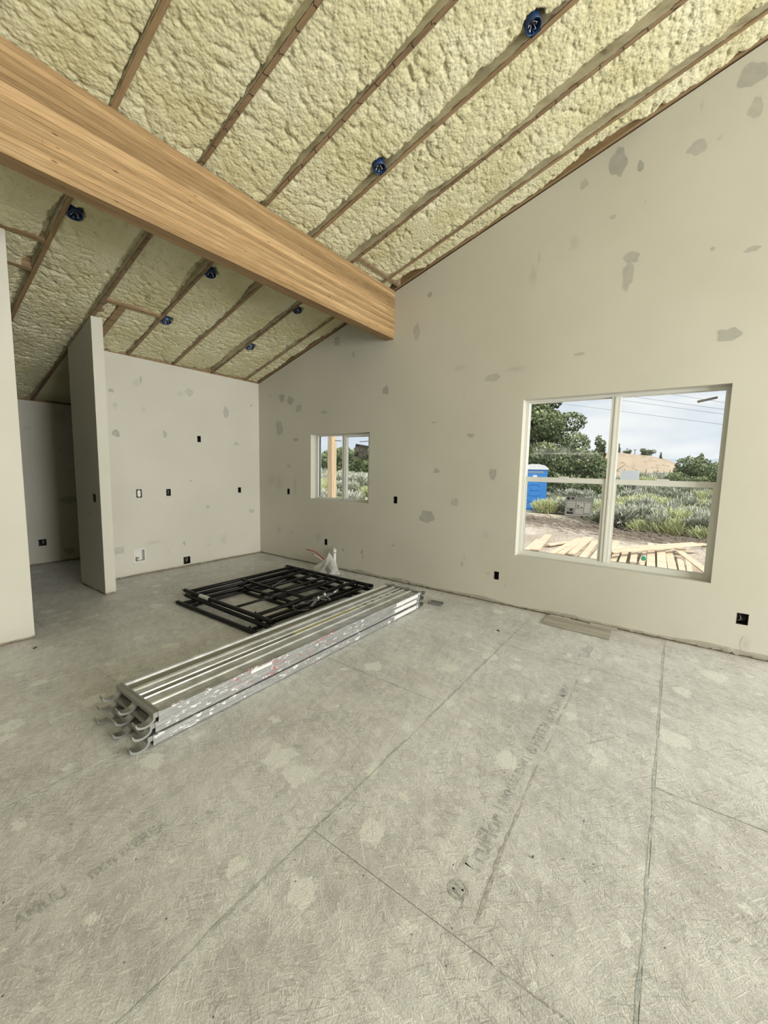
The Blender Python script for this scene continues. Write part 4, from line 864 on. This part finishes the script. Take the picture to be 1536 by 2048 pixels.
mb = MB(); mb.box((-.055,-.08,.006),(-.047,.08,.035)); mb.box((.047,-.08,.006),(.055,.08,.022)); obj('flange', mb, bpy.data.materials['dull_zinc'], sh)
mb = MB()
for k in range(5): mb.tube([(-.02,-.06+k*.03,.006),(-.02,-.06+k*.03,.0085)], .004, 6)
obj('nail_head', mb, M_STEEL, sh)
# chips of wood and compound lying about
chips = [(1.555,2.315,.035,'dark wood chip on the floor beside the planks near their hooked end'),(3.87,1.33,.016,'tiny dark nail chip on the bare floor near the window wall'),(1.62,.36,.006,'dark splinter on the floor beside the printed lettering'),(.98,4.35,.02,'dark chip on the floor in front of the doorway')]
for k, (x, y, s, lab) in enumerate(chips):
    rt = tag(empty('wood_chip', (x, y, 0), k*1.3), lab, 'chip'); mb = MB()
    mb.add([(-s,-s*.3,.0015),(s*.8,-s*.35,.0015),(s,s*.3,.0015),(-s*.7,s*.35,.0015),(-s*.9,-s*.2,.009),(s*.7,-s*.25,.012),(s*.9,s*.2,.008),(-s*.6,s*.25,.010)], [(0,3,2,1),(4,5,6,7),(0,1,5,4),(1,2,6,5),(2,3,7,6),(3,0,4,7)]); obj('chip', mb, M_GASKET, rt)

# ================================================================== OUTSIDE
GZ = -.35
M_DIRT = mat('dry_dirt', (.6,.5,.38), .95, spec=.1); q = NT(M_DIRT); P = q.co('World')
c = q.ramp(q.noise(P, .8, 6, .6), [(.35, (.55,.46,.36)), (.65, (.76,.67,.55))]); c = q.mix(q.ramp(q.noise(q.co('World', (1.2,4,1)), 3.5, 6, .7), [(.45, 0), (.70, .8)]), c, (.33,.25,.20))
gm = q.ramp(q.noise(P, .35, 4, .6), [(.42, 0), (.55, 1)]); sx = q.n('ShaderNodeVectorMath'); sx.operation = 'LENGTH'; q.l(P, sx.inputs[0])
far = q.ramp(q.math('MULTIPLY', sx.outputs['Value'], .01), [(.165, 0), (.25, 1)]); c = q.mix(q.math('MULTIPLY', far, gm), c, (.40,.42,.20)); 
c = q.mix(q.ramp(q.math('MULTIPLY', sx.outputs['Value'], .01), [(.35, 0), (.8, .8)]), c, (.36,.40,.22)); q.col(c); q.bump(q.noise(P, 9, 6, .7), .8, .06)
n = 120; xs = np.linspace(5.0, 75, n); ys = np.linspace(-35, 75, n); X, Y = np.meshgrid(xs, ys, indexing='ij')
Z = GZ - .03 + .10*(fbm(X*.35, Y*.35, 5, 5)-.5)
grd = obj('dirt_yard', grid_mesh('dirt_yard', np.stack([X, Y, Z], -1)), M_DIRT); grd['kind'] = 'structure'
n = 60; rr_ = np.geomspace(60, 3000, n); th = np.linspace(math.radians(-35), math.radians(100), 80); Rr, Th = np.meshgrid(rr_, th, indexing='ij')
Zf = GZ - .4 + 1.2*np.clip((Rr-60)/600, 0, 1)
obj('far_plain', grid_mesh('far_plain', np.stack([Rr*np.cos(Th), Rr*np.sin(Th), Zf], -1)), M_DIRT)['kind'] = 'structure'
# tan hill behind the yard: silhouette given by azimuth (from +y) and elevation slope
def dirv(az): a = math.radians(az); return math.sin(a), math.cos(a)
M_HILL = mat('tan_hillside', (.60,.44,.32), .95, spec=.1); q = NT(M_HILL); P = q.co('World')
c = q.ramp(q.noise(P, .06, 5, .6), [(.35, (.52,.41,.30)), (.7, (.43,.33,.24))]); sc_ = q.vor(q.co('World', (.42,.42,.42)), 1.0); c = q.mix(q.ramp(q.math('ADD', sc_, q.math('MULTIPLY', q.noise(P, .09, 3), .5)), [(.48, .75), (.56, 0)]), c, (.20,.20,.12)); q.col(c)
az = np.linspace(60, 98, 150); s_ = np.linspace(0, 1, 30); A, S_ = np.meshgrid(az, s_, indexing='ij')
el = np.interp(az, [60, 74, 84, 87, 89, 90.3, 91.6, 93, 98], [.050, .046, .043, .037, .028, .016, .003, -.004, -.004])
Rd = 105 + 45*S_; top_ = 1.6 + el[:, None]*150; Zh = GZ - .8 + (top_-GZ+.8)*np.sin(S_*np.pi/2)**1.1 + .5*(fbm(A*2.2, S_*7, 9, 4)-.5)
obj('tan_hill', grid_mesh('tan_hill', np.stack([Rd*np.sin(np.radians(A)), Rd*np.cos(np.radians(A)), Zh], -1)), M_HILL)['kind'] = 'structure'
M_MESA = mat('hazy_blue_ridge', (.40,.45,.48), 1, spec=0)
az = np.linspace(38, 100, 160); el = .0310 + .0035*(fbm(az*.35, az*0, 4, 3)-.5)*2; A, S_ = np.meshgrid(az, np.linspace(0, 1, 6), indexing='ij')
Rd = 2300 + 300*S_; Zh = -6 + (1.6+6+el[:, None]*2600)*S_
obj('far_ridge', grid_mesh('far_ridge', np.stack([Rd*np.sin(np.radians(A)), Rd*np.cos(np.radians(A)), Zh], -1)), M_MESA)['kind'] = 'structure'

# foliage
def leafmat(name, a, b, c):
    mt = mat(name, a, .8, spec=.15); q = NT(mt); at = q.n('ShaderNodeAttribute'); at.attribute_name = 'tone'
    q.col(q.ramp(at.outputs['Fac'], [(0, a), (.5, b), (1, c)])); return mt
M_JUN = leafmat('juniper_foliage', (.06,.085,.04), (.20,.245,.125), (.44,.48,.28)); M_SAGE = leafmat('sage_foliage', (.09,.095,.07), (.31,.33,.25), (.60,.61,.50))
M_RAB = leafmat('rabbitbrush_foliage', (.14,.16,.07), (.48,.52,.26), (.80,.80,.48)); M_BARK = mat('grey_bark', (.20,.16,.12), .9); M_TWIG = mat('dead_twigs', (.27,.22,.175), .9)
rng = np.random.default_rng(5)
def shrub_mesh(name, nb, rad, hgt, wid, seed):
    g = np.random.default_rng(seed); th = g.uniform(0, 2*np.pi, nb); lean = g.uniform(0, 1, nb)**.6; L = hgt*g.uniform(.55, 1.05, nb)
    b0 = np.stack([rad*.35*g.normal(size=nb)*.7, rad*.35*g.normal(size=nb)*.7, g.uniform(0, .08, nb)], -1)
    d = np.stack([np.cos(th)*lean*rad/hgt*1.1, np.sin(th)*lean*rad/hgt*1.1, np.ones(nb)], -1); d /= np.linalg.norm(d, axis=1)[:, None]
    st = b0 + d*(L*g.uniform(0, .55, nb))[:, None]; en = b0 + d*L[:, None] + g.normal(size=(nb,3))*.05*hgt
    side = np.cross(d, g.normal(size=(nb,3))); side /= np.linalg.norm(side, axis=1)[:, None]; w = wid*g.uniform(.6, 1.4, nb)[:, None]
    V = np.stack([st-side*w*.5, st+side*w*.5, en+side*w*.3, en-side*w*.3], 1); V[..., 2] = np.maximum(V[..., 2], -.02)
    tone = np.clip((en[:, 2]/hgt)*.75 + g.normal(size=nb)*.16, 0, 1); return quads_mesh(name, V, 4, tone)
def round_shrub(name, nl, seed):
    g = np.random.default_rng(seed); B = np.array([(g.normal()*.34, g.normal()*.34, g.uniform(.22,.58), g.uniform(.20,.34), g.uniform(.18,.30)) for _ in range(11)])
    bi = g.integers(0, len(B), nl); d = g.normal(size=(nl,3)); d /= np.linalg.norm(d, axis=1)[:, None]; rad = g.uniform(.6, 1.08, nl)
    c = B[bi, :3] + d*rad[:, None]*B[bi][:, [3,3,4]]; a = d + g.normal(size=(nl,3))*.4; a[:, 2] += .7; a /= np.linalg.norm(a, axis=1)[:, None]; b = np.cross(a, g.normal(size=(nl,3))); b /= np.linalg.norm(b, axis=1)[:, None]
    s = .055*g.uniform(.6, 1.7, nl)[:, None]; V = np.stack([c-b*s*.30, c+b*s*.30, c+a*s*1.9+b*s*.10, c+a*s*1.9-b*s*.10], 1); V[..., 2] = np.maximum(V[..., 2], 0)
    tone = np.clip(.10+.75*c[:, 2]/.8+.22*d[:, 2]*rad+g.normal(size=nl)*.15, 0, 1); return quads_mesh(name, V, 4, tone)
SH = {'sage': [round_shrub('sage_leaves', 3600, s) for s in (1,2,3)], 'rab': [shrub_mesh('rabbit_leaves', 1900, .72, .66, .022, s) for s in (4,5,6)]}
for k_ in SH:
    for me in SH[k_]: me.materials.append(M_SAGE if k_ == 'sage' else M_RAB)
def stem_mesh(seed):
    rr = random.Random(seed); mb = MB()
    for k in range(9):
        a = rr.uniform(0, 6.28); l_ = rr.uniform(.15, .34); mb.tube([(0,0,-.05),(l_*.4*math.cos(a), l_*.4*math.sin(a), .16),(l_*math.cos(a), l_*math.sin(a), .42)], [.022,.014,.006], 5)
    me = mb.mesh('stems'); me.materials.append(M_BARK); return me
STEM = stem_mesh(3)
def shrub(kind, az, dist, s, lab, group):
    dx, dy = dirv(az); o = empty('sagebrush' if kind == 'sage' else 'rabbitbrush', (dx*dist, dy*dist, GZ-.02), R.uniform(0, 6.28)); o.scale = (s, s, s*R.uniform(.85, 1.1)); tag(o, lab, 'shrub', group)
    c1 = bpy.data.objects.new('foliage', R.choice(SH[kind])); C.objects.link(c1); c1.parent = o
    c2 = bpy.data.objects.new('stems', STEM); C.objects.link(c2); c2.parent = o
def field_label(kind, az, d):
    sp_ = 'grey-green sagebrush' if kind == 'sage' else 'yellow-green rabbitbrush'
    row = 'by the yard edge' if d < 20 else ('in mid field' if d < 31 else 'far back')
    pn = 'left' if az < 82.6 else 'right'
    lab = sp_+' '+row+', seen through the '+pn+' half of the large window'
    return lab, sp_.split()[1]+' '+row+', '+pn+' sash'
near = [('rab',84.6,17.6,1.15),('rab',85.8,19,1.3),('rab',83.9,18.8,1.05),('sage',86.6,16.4,1.1),('sage',85.4,16.2,.95),('rab',88.0,17.5,1.1),('sage',87.3,18.5,1.2),('sage',89.3,17.3,1.15),('rab',90.4,16.3,1.25),('rab',89.6,15.5,.85),('sage',91.3,17.5,1.1),('rab',92.6,18,1.2),('sage',92.3,15.6,.9),('rab',93.3,15.2,.8),('sage',84.2,16.6,.8),('rab',87.0,15.6,.7),
        ('rab',79.3,21,1.1),('sage',80.4,20.5,1.1),('rab',78.2,23,1.0),('sage',77.0,22,1.0),('rab',81.4,19.2,1.1),('sage',82.3,19,1.0),('rab',76.2,20.6,1.0),('sage',75.4,24,1.2),('sage',79.5,24.5,1.3),('rab',83.0,17.2,.9)]
for (kd, a, d, s) in near: shrub(kd, a, d, s, *field_label(kd, a, d))
for row, (d, n_, s) in enumerate(((21.5,11,1.15),(25,11,1.25),(29,12,1.35),(35,12,1.5),(44,13,1.8),(60,16,2.3))):
    for k in range(n_):
        a = 74.5 + 20.5*(k+R.uniform(.1,.9))/n_
        if a < 80 and d < 24: continue
        kd = 'rab' if R.random() < (.5 if row < 3 else .3) else 'sage'
        d2_ = d*R.uniform(.94, 1.07); shrub(kd, a, d2_, s*R.uniform(.8, 1.15), *field_label(kd, a, d2_))
ls2 = 'grey-green sagebrush in the scrub seen through the small window'; lr2 = 'yellow-green rabbitbrush in the scrub seen through the small window'; g2s = 'sagebrush outside the small window'; g2r = 'rabbitbrush outside the small window'
for (kd, a, d, s) in [('sage',45.0,18.5,1.15),('sage',46.0,20,1.0),('sage',50.0,19.5,1.05),('rab',48.6,20,.8)]: shrub(kd, a, d, s, ls2 if kd == 'sage' else lr2, g2s if kd == 'sage' else g2r)
for (d, n_, s) in ((28,6,1.3),(32,8,1.5),(36,9,1.8),(46,10,2.1)):
    for k in range(n_):
        a = 43.8 + 9.4*(k+R.uniform(.1,.9))/n_; kd = 'rab' if R.random() < .6 else 'sage'
        shrub(kd, a, d*R.uniform(.95, 1.06), s*R.uniform(.8, 1.1), ls2 if kd == 'sage' else lr2, g2s if kd == 'sage' else g2r)

def crown_mesh(name, blobs, nl, size, seed):
    g = np.random.default_rng(seed); B = np.array(blobs); pr = (B[:, 3]*B[:, 4])**1.2; pr /= pr.sum(); bi = g.choice(len(B), nl, p=pr)
    d = g.normal(size=(nl,3)); d /= np.linalg.norm(d, axis=1)[:, None]; rad = g.uniform(.55, 1.05, nl)**.6
    c = B[bi, :3] + d*rad[:, None]*B[bi][:, [3,3,4]]; a = g.normal(size=(nl,3)); a[:, 2] = np.abs(a[:, 2])+.4; a /= np.linalg.norm(a, axis=1)[:, None]; b = np.cross(a, g.normal(size=(nl,3))); b /= np.linalg.norm(b, axis=1)[:, None]
    s = size*g.uniform(.6, 1.5, nl)[:, None]; V = np.stack([c-b*s*.5, c+b*s*.5, c+a*s*1.1+b*s*.12, c+a*s*1.1-b*s*.12], 1)
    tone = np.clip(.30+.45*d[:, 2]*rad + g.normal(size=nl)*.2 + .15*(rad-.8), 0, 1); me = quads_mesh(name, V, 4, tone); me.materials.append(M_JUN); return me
def trunk_mesh(name, h, r_, seed, lo=.1):
    rr = random.Random(seed); mb = MB(); mb.tube([(0,0,-.3),(.05*r_,0,h*.3),(-.1*r_,.1,h*.8)], [r_*1.3,r_,r_*.3], 8)
    for k in range(10):
        z = h*rr.uniform(lo,.6); a = rr.uniform(0,6.28); l_ = h*rr.uniform(.18,.36); mb.tube([(0,0,z),(l_*.5*math.cos(a),l_*.5*math.sin(a),z+l_*.3),(l_*math.cos(a),l_*math.sin(a),z+l_*.7)], [r_*.4,r_*.25,r_*.08], 5)
    me = mb.mesh(name); me.materials.append(M_BARK); return me
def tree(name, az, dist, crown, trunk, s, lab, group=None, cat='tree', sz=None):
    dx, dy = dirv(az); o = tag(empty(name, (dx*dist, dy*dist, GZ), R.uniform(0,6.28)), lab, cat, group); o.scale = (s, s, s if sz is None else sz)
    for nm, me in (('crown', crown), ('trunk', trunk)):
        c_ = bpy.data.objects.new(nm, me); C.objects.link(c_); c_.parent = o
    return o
rr = random.Random(11)
big = [(rr.gauss(0,1.35), rr.gauss(0,1.35), rr.uniform(1.6,6.8), rr.uniform(.75,1.25), rr.uniform(.6,.95)) for _ in range(30)] + [(rr.gauss(0,1.5), rr.gauss(0,1.5), rr.uniform(.5,2.6), .95, .8) for _ in range(14)]
cone = [(rr.gauss(0,.06), rr.gauss(0,.06), z, .62*(1-z/3.3)+.08, .34) for z in np.linspace(.35, 2.9, 11)]
bush = [(rr.gauss(0,.6), rr.gauss(0,.6), rr.uniform(.5,1.7), .62, .55) for _ in range(11)]
loose = [(rr.gauss(0,.55), rr.gauss(0,.55), rr.uniform(.8,4.2), rr.uniform(.35,.6), rr.uniform(.35,.6)) for _ in range(18)]
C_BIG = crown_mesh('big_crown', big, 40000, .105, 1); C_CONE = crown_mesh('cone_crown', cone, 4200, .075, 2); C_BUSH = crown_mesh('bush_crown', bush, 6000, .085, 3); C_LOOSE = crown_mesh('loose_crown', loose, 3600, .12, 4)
T_BIG = trunk_mesh('big_trunk', 6, .25, 1); T_S = trunk_mesh('small_trunk', 2.2, .07, 2); T_M = trunk_mesh('mid_trunk', 3.6, .12, 3)
tree('juniper_tree', 75.2, 31, C_BIG, T_BIG, 1.18, 'large dark juniper tree filling the upper left window pane')
tree('juniper_tree', 82.0, 36, C_CONE, T_M, 1.5, 'loose tall juniper right beside the mullion behind the large one')
tree('juniper_tree', 80.3, 40, C_CONE, T_M, 1.25, 'thin juniper with a pointed top between the large one and the mullion')
tree('conical_juniper', 76.7, 24.5, C_CONE, T_S, .82, 'small cone shaped juniper beside the blue portable toilet')
tree('conical_juniper', 79.4, 25.5, C_BUSH, T_S, .82, 'rounded green juniper bush in front of the large juniper')
tree('conical_juniper', 81.0, 30, C_BUSH, T_S, .9, 'rounded juniper bush just left of the mullion')
tree('juniper_tree', 93.3, 44, C_BUSH, T_S, 1.55, 'broad dark juniper at the right edge of the right window pane')
tree('juniper_tree', 94.3, 42, C_BUSH, T_S, 1.3, 'dark juniper partly hidden by the right window frame')
tree('conical_juniper', 91.9, 50, C_CONE, T_S, 1.25, 'pointed dark juniper rising left of the broad one at the right')
tree('conical_juniper', 91.1, 40, C_BUSH, T_S, .95, 'low dark juniper bush at the foot of the hill on the right')
for k, (a, d, s) in enumerate(((87.0,146,.8),(84.0,146,.7),(84.9,146,.5),(88.3,146,.5),(90.3,112,1.2),(90.9,110,1.0),(91.4,115,1.1))):
    o_ = tree('distant_juniper', a, d, C_CONE if k % 2 else C_BUSH, T_S, s*1.5, 'tiny juniper on the hill line seen through the right window pane', 'junipers on the hill line')
    o_.location.z = 1.6 + float(np.interp(a, [84, 87, 89], [.043, .037, .028]))*d - .5 if a < 90 else GZ-.3
for k in range(16):
    a = 43.9+.60*k+R.uniform(-.15,.15); d = R.uniform(62, 74)
    tree('juniper_tree', a, d, [C_BUSH, C_LOOSE, C_BUSH][k % 3], [T_S, T_M, T_S][k % 3], [2.1, 1.15, 1.8][k % 3]*R.uniform(.85, 1.1), 'dark juniper in the tree line seen through the small window', 'junipers in the tree line')

# portable toilet
M_PB = mat('blue_plastic_panel', (.045,.245,.66), .45); M_PBD = mat('deep_blue_recess', (.03,.17,.50), .5); M_PW = mat('white_roof_plastic', (.78,.80,.82), .5)
pt = tag(empty('portable_toilet', (21.55, 5.92, GZ), math.radians(-167)), 'blue portable toilet with white roof standing by the large tree', 'toilet')
mb = MB(); mb.box((-.58,-.58,.04),(.58,.58,2.06)); obj('body', mb, M_PB, pt)
mb = MB(); mb.box((-.62,-.62,0),(.62,.62,.07)); obj('base', mb, M_PBD, pt)
mb = MB(); prof = [(-.62,2.04),(.62,2.04),(.62,2.12),(.45,2.24),(.20,2.31),(-.20,2.31),(-.45,2.24),(-.62,2.12)]; mb.prism(prof, lambda p, q_: (-.62, p, q_), lambda p, q_: (.62, p, q_))
for k in range(5): mb.box((-.63, -.40+k*.19, 2.19), (.63, -.36+k*.19, 2.30 if abs(-.4+k*.19) < .3 else 2.27))
obj('roof', mb, M_PW, pt)
dr = MB(); dr.box((.575,-.47,.10),(.605,.47,1.98)); dr = obj('door', dr, M_PB, pt)
mb = MB()
for (a, b) in (((-.30,.85),(-.30,1.15)),((-.30,1.15),(-.18,1.28)),((-.18,1.28),(.18,1.28)),((.18,1.28),(.30,1.18)),((-.30,.85),(-.18,.72)),((-.18,.72),(.18,.72)),((.18,.72),(.30,.82)),((-.15,1.0),(.28,1.0)),((-.15,.9),(-.15,1.1)),
               ((-.32,1.38),(-.20,1.52)),((-.20,1.52),(.20,1.52)),((.20,1.52),(.32,1.38)),((-.30,.55),(-.12,.40)),((-.12,.40),(.30,.40)),((-.30,.30),(-.10,.45)),((.05,.20),(.30,.34))): mb.bar((.608,a[0],a[1]),(.608,b[0],b[1]),.012,.035)
obj('door_rib', mb, M_PBD, dr)
mb = MB(); mb.box((.604,-.07,1.60),(.612,.12,1.76)); obj('door_sign', mb, M_PW, dr)
mb = MB(); mb.box((.578,-.42,1.85),(.611,.42,1.97)); obj('vent_slot', mb, mat('grey_blue_vent', (.20,.30,.42), .6), pt)
# white board sign and fence posts
dx, dy = dirv(85.4)
sg = tag(empty('site_sign', (dx*30, dy*30, GZ), math.radians(-3)), 'blank white board sign on posts at the foot of the hill', 'sign')
mb = MB(); mb.box((-.02,-.50,1.52),(.02,.50,2.12)); obj('board', mb, M_PW, sg)
for y in (-.44, .44):
    mb = MB(); mb.box((.02,y-.05,-.1),(.12,y+.05,2.15)); obj('post', mb, mat('grey_sign_post', (.42,.42,.40), .8), sg)
for k, a in enumerate((84.8, 86.0, 87.0, 88.1, 89.3)):
    dx, dy = dirv(a); o_ = tag(empty('fence_post', (dx*62, dy*62, GZ)), 'weathered fence post in the line below the tan hill', 'fence post', 'fence posts below the hill')
    mb = MB(); mb.tube([(0,0,-.2),(0,0,2.45)], .05, 6); mb.tube([(0,0,2.45),(0,0,2.48)], [.05,.03], 6); obj('stake', mb, M_BARK, o_)
for k, (a, e) in enumerate(((84.9,.052),(85.7,.050))):
    dx, dy = dirv(a); d = 149; o_ = tag(empty('utility_pole', (dx*d, dy*d, 5.5)), ['left one of the two tiny utility poles on the hill crest', 'right one of the two tiny utility poles on the hill crest'][k], 'utility pole')
    mb = MB(); mb.tube([(0,0,0),(0,0,1.6+e*d-5.5)], .11, 6); obj('mast', mb, M_BARK, o_); mb = MB(); mb.box((-.05,-.4,1.3+e*d-5.5),(.05,.4,1.45+e*d-5.5)); obj('crossarm', mb, M_BARK, o_)
# power lines
M_CABLE = mat('overhead_cable', (.24,.27,.30), .6)
for k, (a0, e0, a1, e1) in enumerate([(88.86, 0.1568, 93.5, 0.135), (85.59, 0.1552, 93.56, 0.1222), (84.08, 0.1509, 93.57, 0.1135), (84.12, 0.1283, 93.58, 0.0946)]):
    o_ = tag(empty('power_line', (0, 0, 0)), ['topmost overhead power line crossing the right pane', 'second overhead power line from the top in the right pane', 'third overhead power line from the top in the right pane', 'lowest overhead power line passing in front of the clouds'][k], 'power line')
    p0 = Vector((55*math.sin(math.radians(a0)), 55*math.cos(math.radians(a0)), 1.6+55*e0)); p1 = Vector((48*math.sin(math.radians(a1)), 48*math.cos(math.radians(a1)), 1.6+48*e1)); d = p1-p0; p0 -= d*.9; p1 += d*.4
    pts = [p0+(p1-p0)*t for t in np.linspace(0, 1, 9)]; o_.location = pts[0]; mb = MB(); mb.tube([p-pts[0] for p in pts], .016, 5); obj('cable', mb, M_CABLE, o_)

# lumber on the ground
LB = 'board in the pile of pale boards lying outside below the large window'; LG = 'pale boards on the ground outside the large window'
def board(p, q_, w, z, label=LB, group=LG, t=.028):
    c_ = (Vector((*p, z))+Vector((*q_, z)))/2; L = (Vector(q_)-Vector(p)).length; an = math.atan2(q_[1]-p[1], q_[0]-p[0])
    o_ = tag(empty('lumber_board', c_, an), label, 'board', group); o_.rotation_euler = (R.uniform(-.05,.05), R.uniform(-.012,.012), an)
    mb = MB(); mb.box((-L/2,-w/2,-t/2),(L/2,w/2,t/2)); obj('plank', mb, M_LUMBER, o_)
    mb = MB(); e = L/2; mb.box((e,-w/2+.001,-t/2+.001),(e+.0015,w/2-.001,t/2-.001)); mb.box((-e-.0015,-w/2+.001,-t/2+.001),(-e,w/2-.001,t/2-.001)); obj('sawn_end', mb, M_POST, o_)
z0 = GZ+.03
board((10.0,2.82),(11.8,3.02),.17,z0, 'short pale board leftmost in the pile outside the large window', None); board((9.9,2.62),(12.8,3.02),.20,z0+.035, 'long pale board second from the left outside the large window', None)
for k, (x0, x1, y0, y1, w) in enumerate([(9.7,13.0,2.24,2.20,.19),(9.7,13.0,2.0,2.02,.19),(9.7,13.0,1.78,1.86,.19),(9.7,12.7,1.55,1.66,.21),(9.7,12.5,1.34,1.44,.21),(9.7,12.3,1.15,1.22,.19),(9.7,12.1,.98,1.02,.18),(9.7,12.0,.80,.84,.17),(9.7,11.9,.62,.70,.17),
        (9.4,12.0,.46,.50,.17),(9.4,12.9,.28,.40,.20),(9.4,12.5,.10,.20,.22),(9.4,12.4,-.08,-.02,.20),(9.3,11.2,-.22,-.18,.16),(9.3,11.0,-.36,-.38,.12)]):
    board((x0,y0+R.uniform(-.03,.03)),(x1+R.uniform(-.3,.3),y1+R.uniform(-.05,.05)),w*.74,z0+.03*(k % 3)+.02, '%s pale board from the left in the pile outside the large window' % ['third','fourth','fifth','sixth','seventh','eighth','ninth','tenth','eleventh','twelfth','thirteenth','fourteenth','fifteenth','sixteenth','seventeenth'][k])
board((10.0,1.05),(12.9,-.72),.15,z0+.20, 'long pale board lying across the pile, nearer one', None); board((10.45,1.20),(13.1,-.52),.15,z0+.17, 'long pale board lying across the pile, farther one', None)
board((11.9,-.18),(9.6,-.62),.14,z0+.10, 'pale board slanting off the right end of the pile', None); board((12.9,.02),(12.2,-.36),.14,z0+.06, 'short pale board end poking out beyond the crossing boards', None)
board((10.9,-.85),(9.3,-.72),.20,z0, 'weathered board lying apart at the right end of the pile', None); board((11.0,2.6),(11.9,2.3),.14,z0+.01, 'short offcut lying crosswise at the left end of the pile', None)
can = tag(empty('spray_can', (9.97,.43,z0+.16)), 'green and white paint can lying on the boards outside', 'can')
mb = MB(); mb.tube([(-.07,0,0),(.04,0,0)], .045, 14); obj('can_body', mb, mat('green_can', (.06,.34,.20), .4), can); mb = MB(); mb.tube([(.04,0,0),(.10,0,0)], .043, 14); obj('can_cap', mb, M_PW, can)
# dead brush
def brush(x, y, rx, ry, n_, lab):
    o_ = tag(empty('brush_pile', (x, y, GZ)), lab, 'brush', None, 'stuff'); g = np.random.default_rng(int(x*10)); mb = MB()
    for k in range(n_):
        p = Vector((g.normal()*rx, g.normal()*ry, g.uniform(0,.10))); a = g.uniform(-.6,.6)+math.pi/2*(g.random() < .8); l_ = g.uniform(.15,.6); d = Vector((math.cos(a), math.sin(a), g.uniform(-.1,.35)))*l_
        mb.tube([p, p+d*.5+Vector((0,0,.02)), p+d], [.010,.008,.004], 4, cap=False)
    obj('twigs', mb, M_TWIG, o_)['kind'] = 'stuff'
brush(15.6, 1.6, .7, 1.6, 500, 'tangle of dead twigs along the edge of the dirt yard'); brush(14.2, -.1, .4, .9, 280, 'scattered dead twigs right of the mullion'); brush(16.6, 4.3, .6, 1.0, 300, 'dead twigs in front of the portable toilet')
# porch post outside the small window
pp = tag(empty('porch_post', (6.93, 6.46, GZ)), 'square fresh timber porch post outside the small window', 'post')
mb = MB(); c_ = .006; a = .075; prof = [(-a+c_,-a),(a-c_,-a),(a,-a+c_),(a,a-c_),(a-c_,a),(-a+c_,a),(-a,a-c_),(-a,-a+c_)]; mb.prism(prof, lambda p, q_: (p, q_, .02), lambda p, q_: (p, q_, 3.1)); obj('shaft', mb, M_POST, pp)
mb = MB(); mb.box((-.09,-.09,0),(.09,.09,.10)); obj('post_base', mb, M_STEEL, pp)
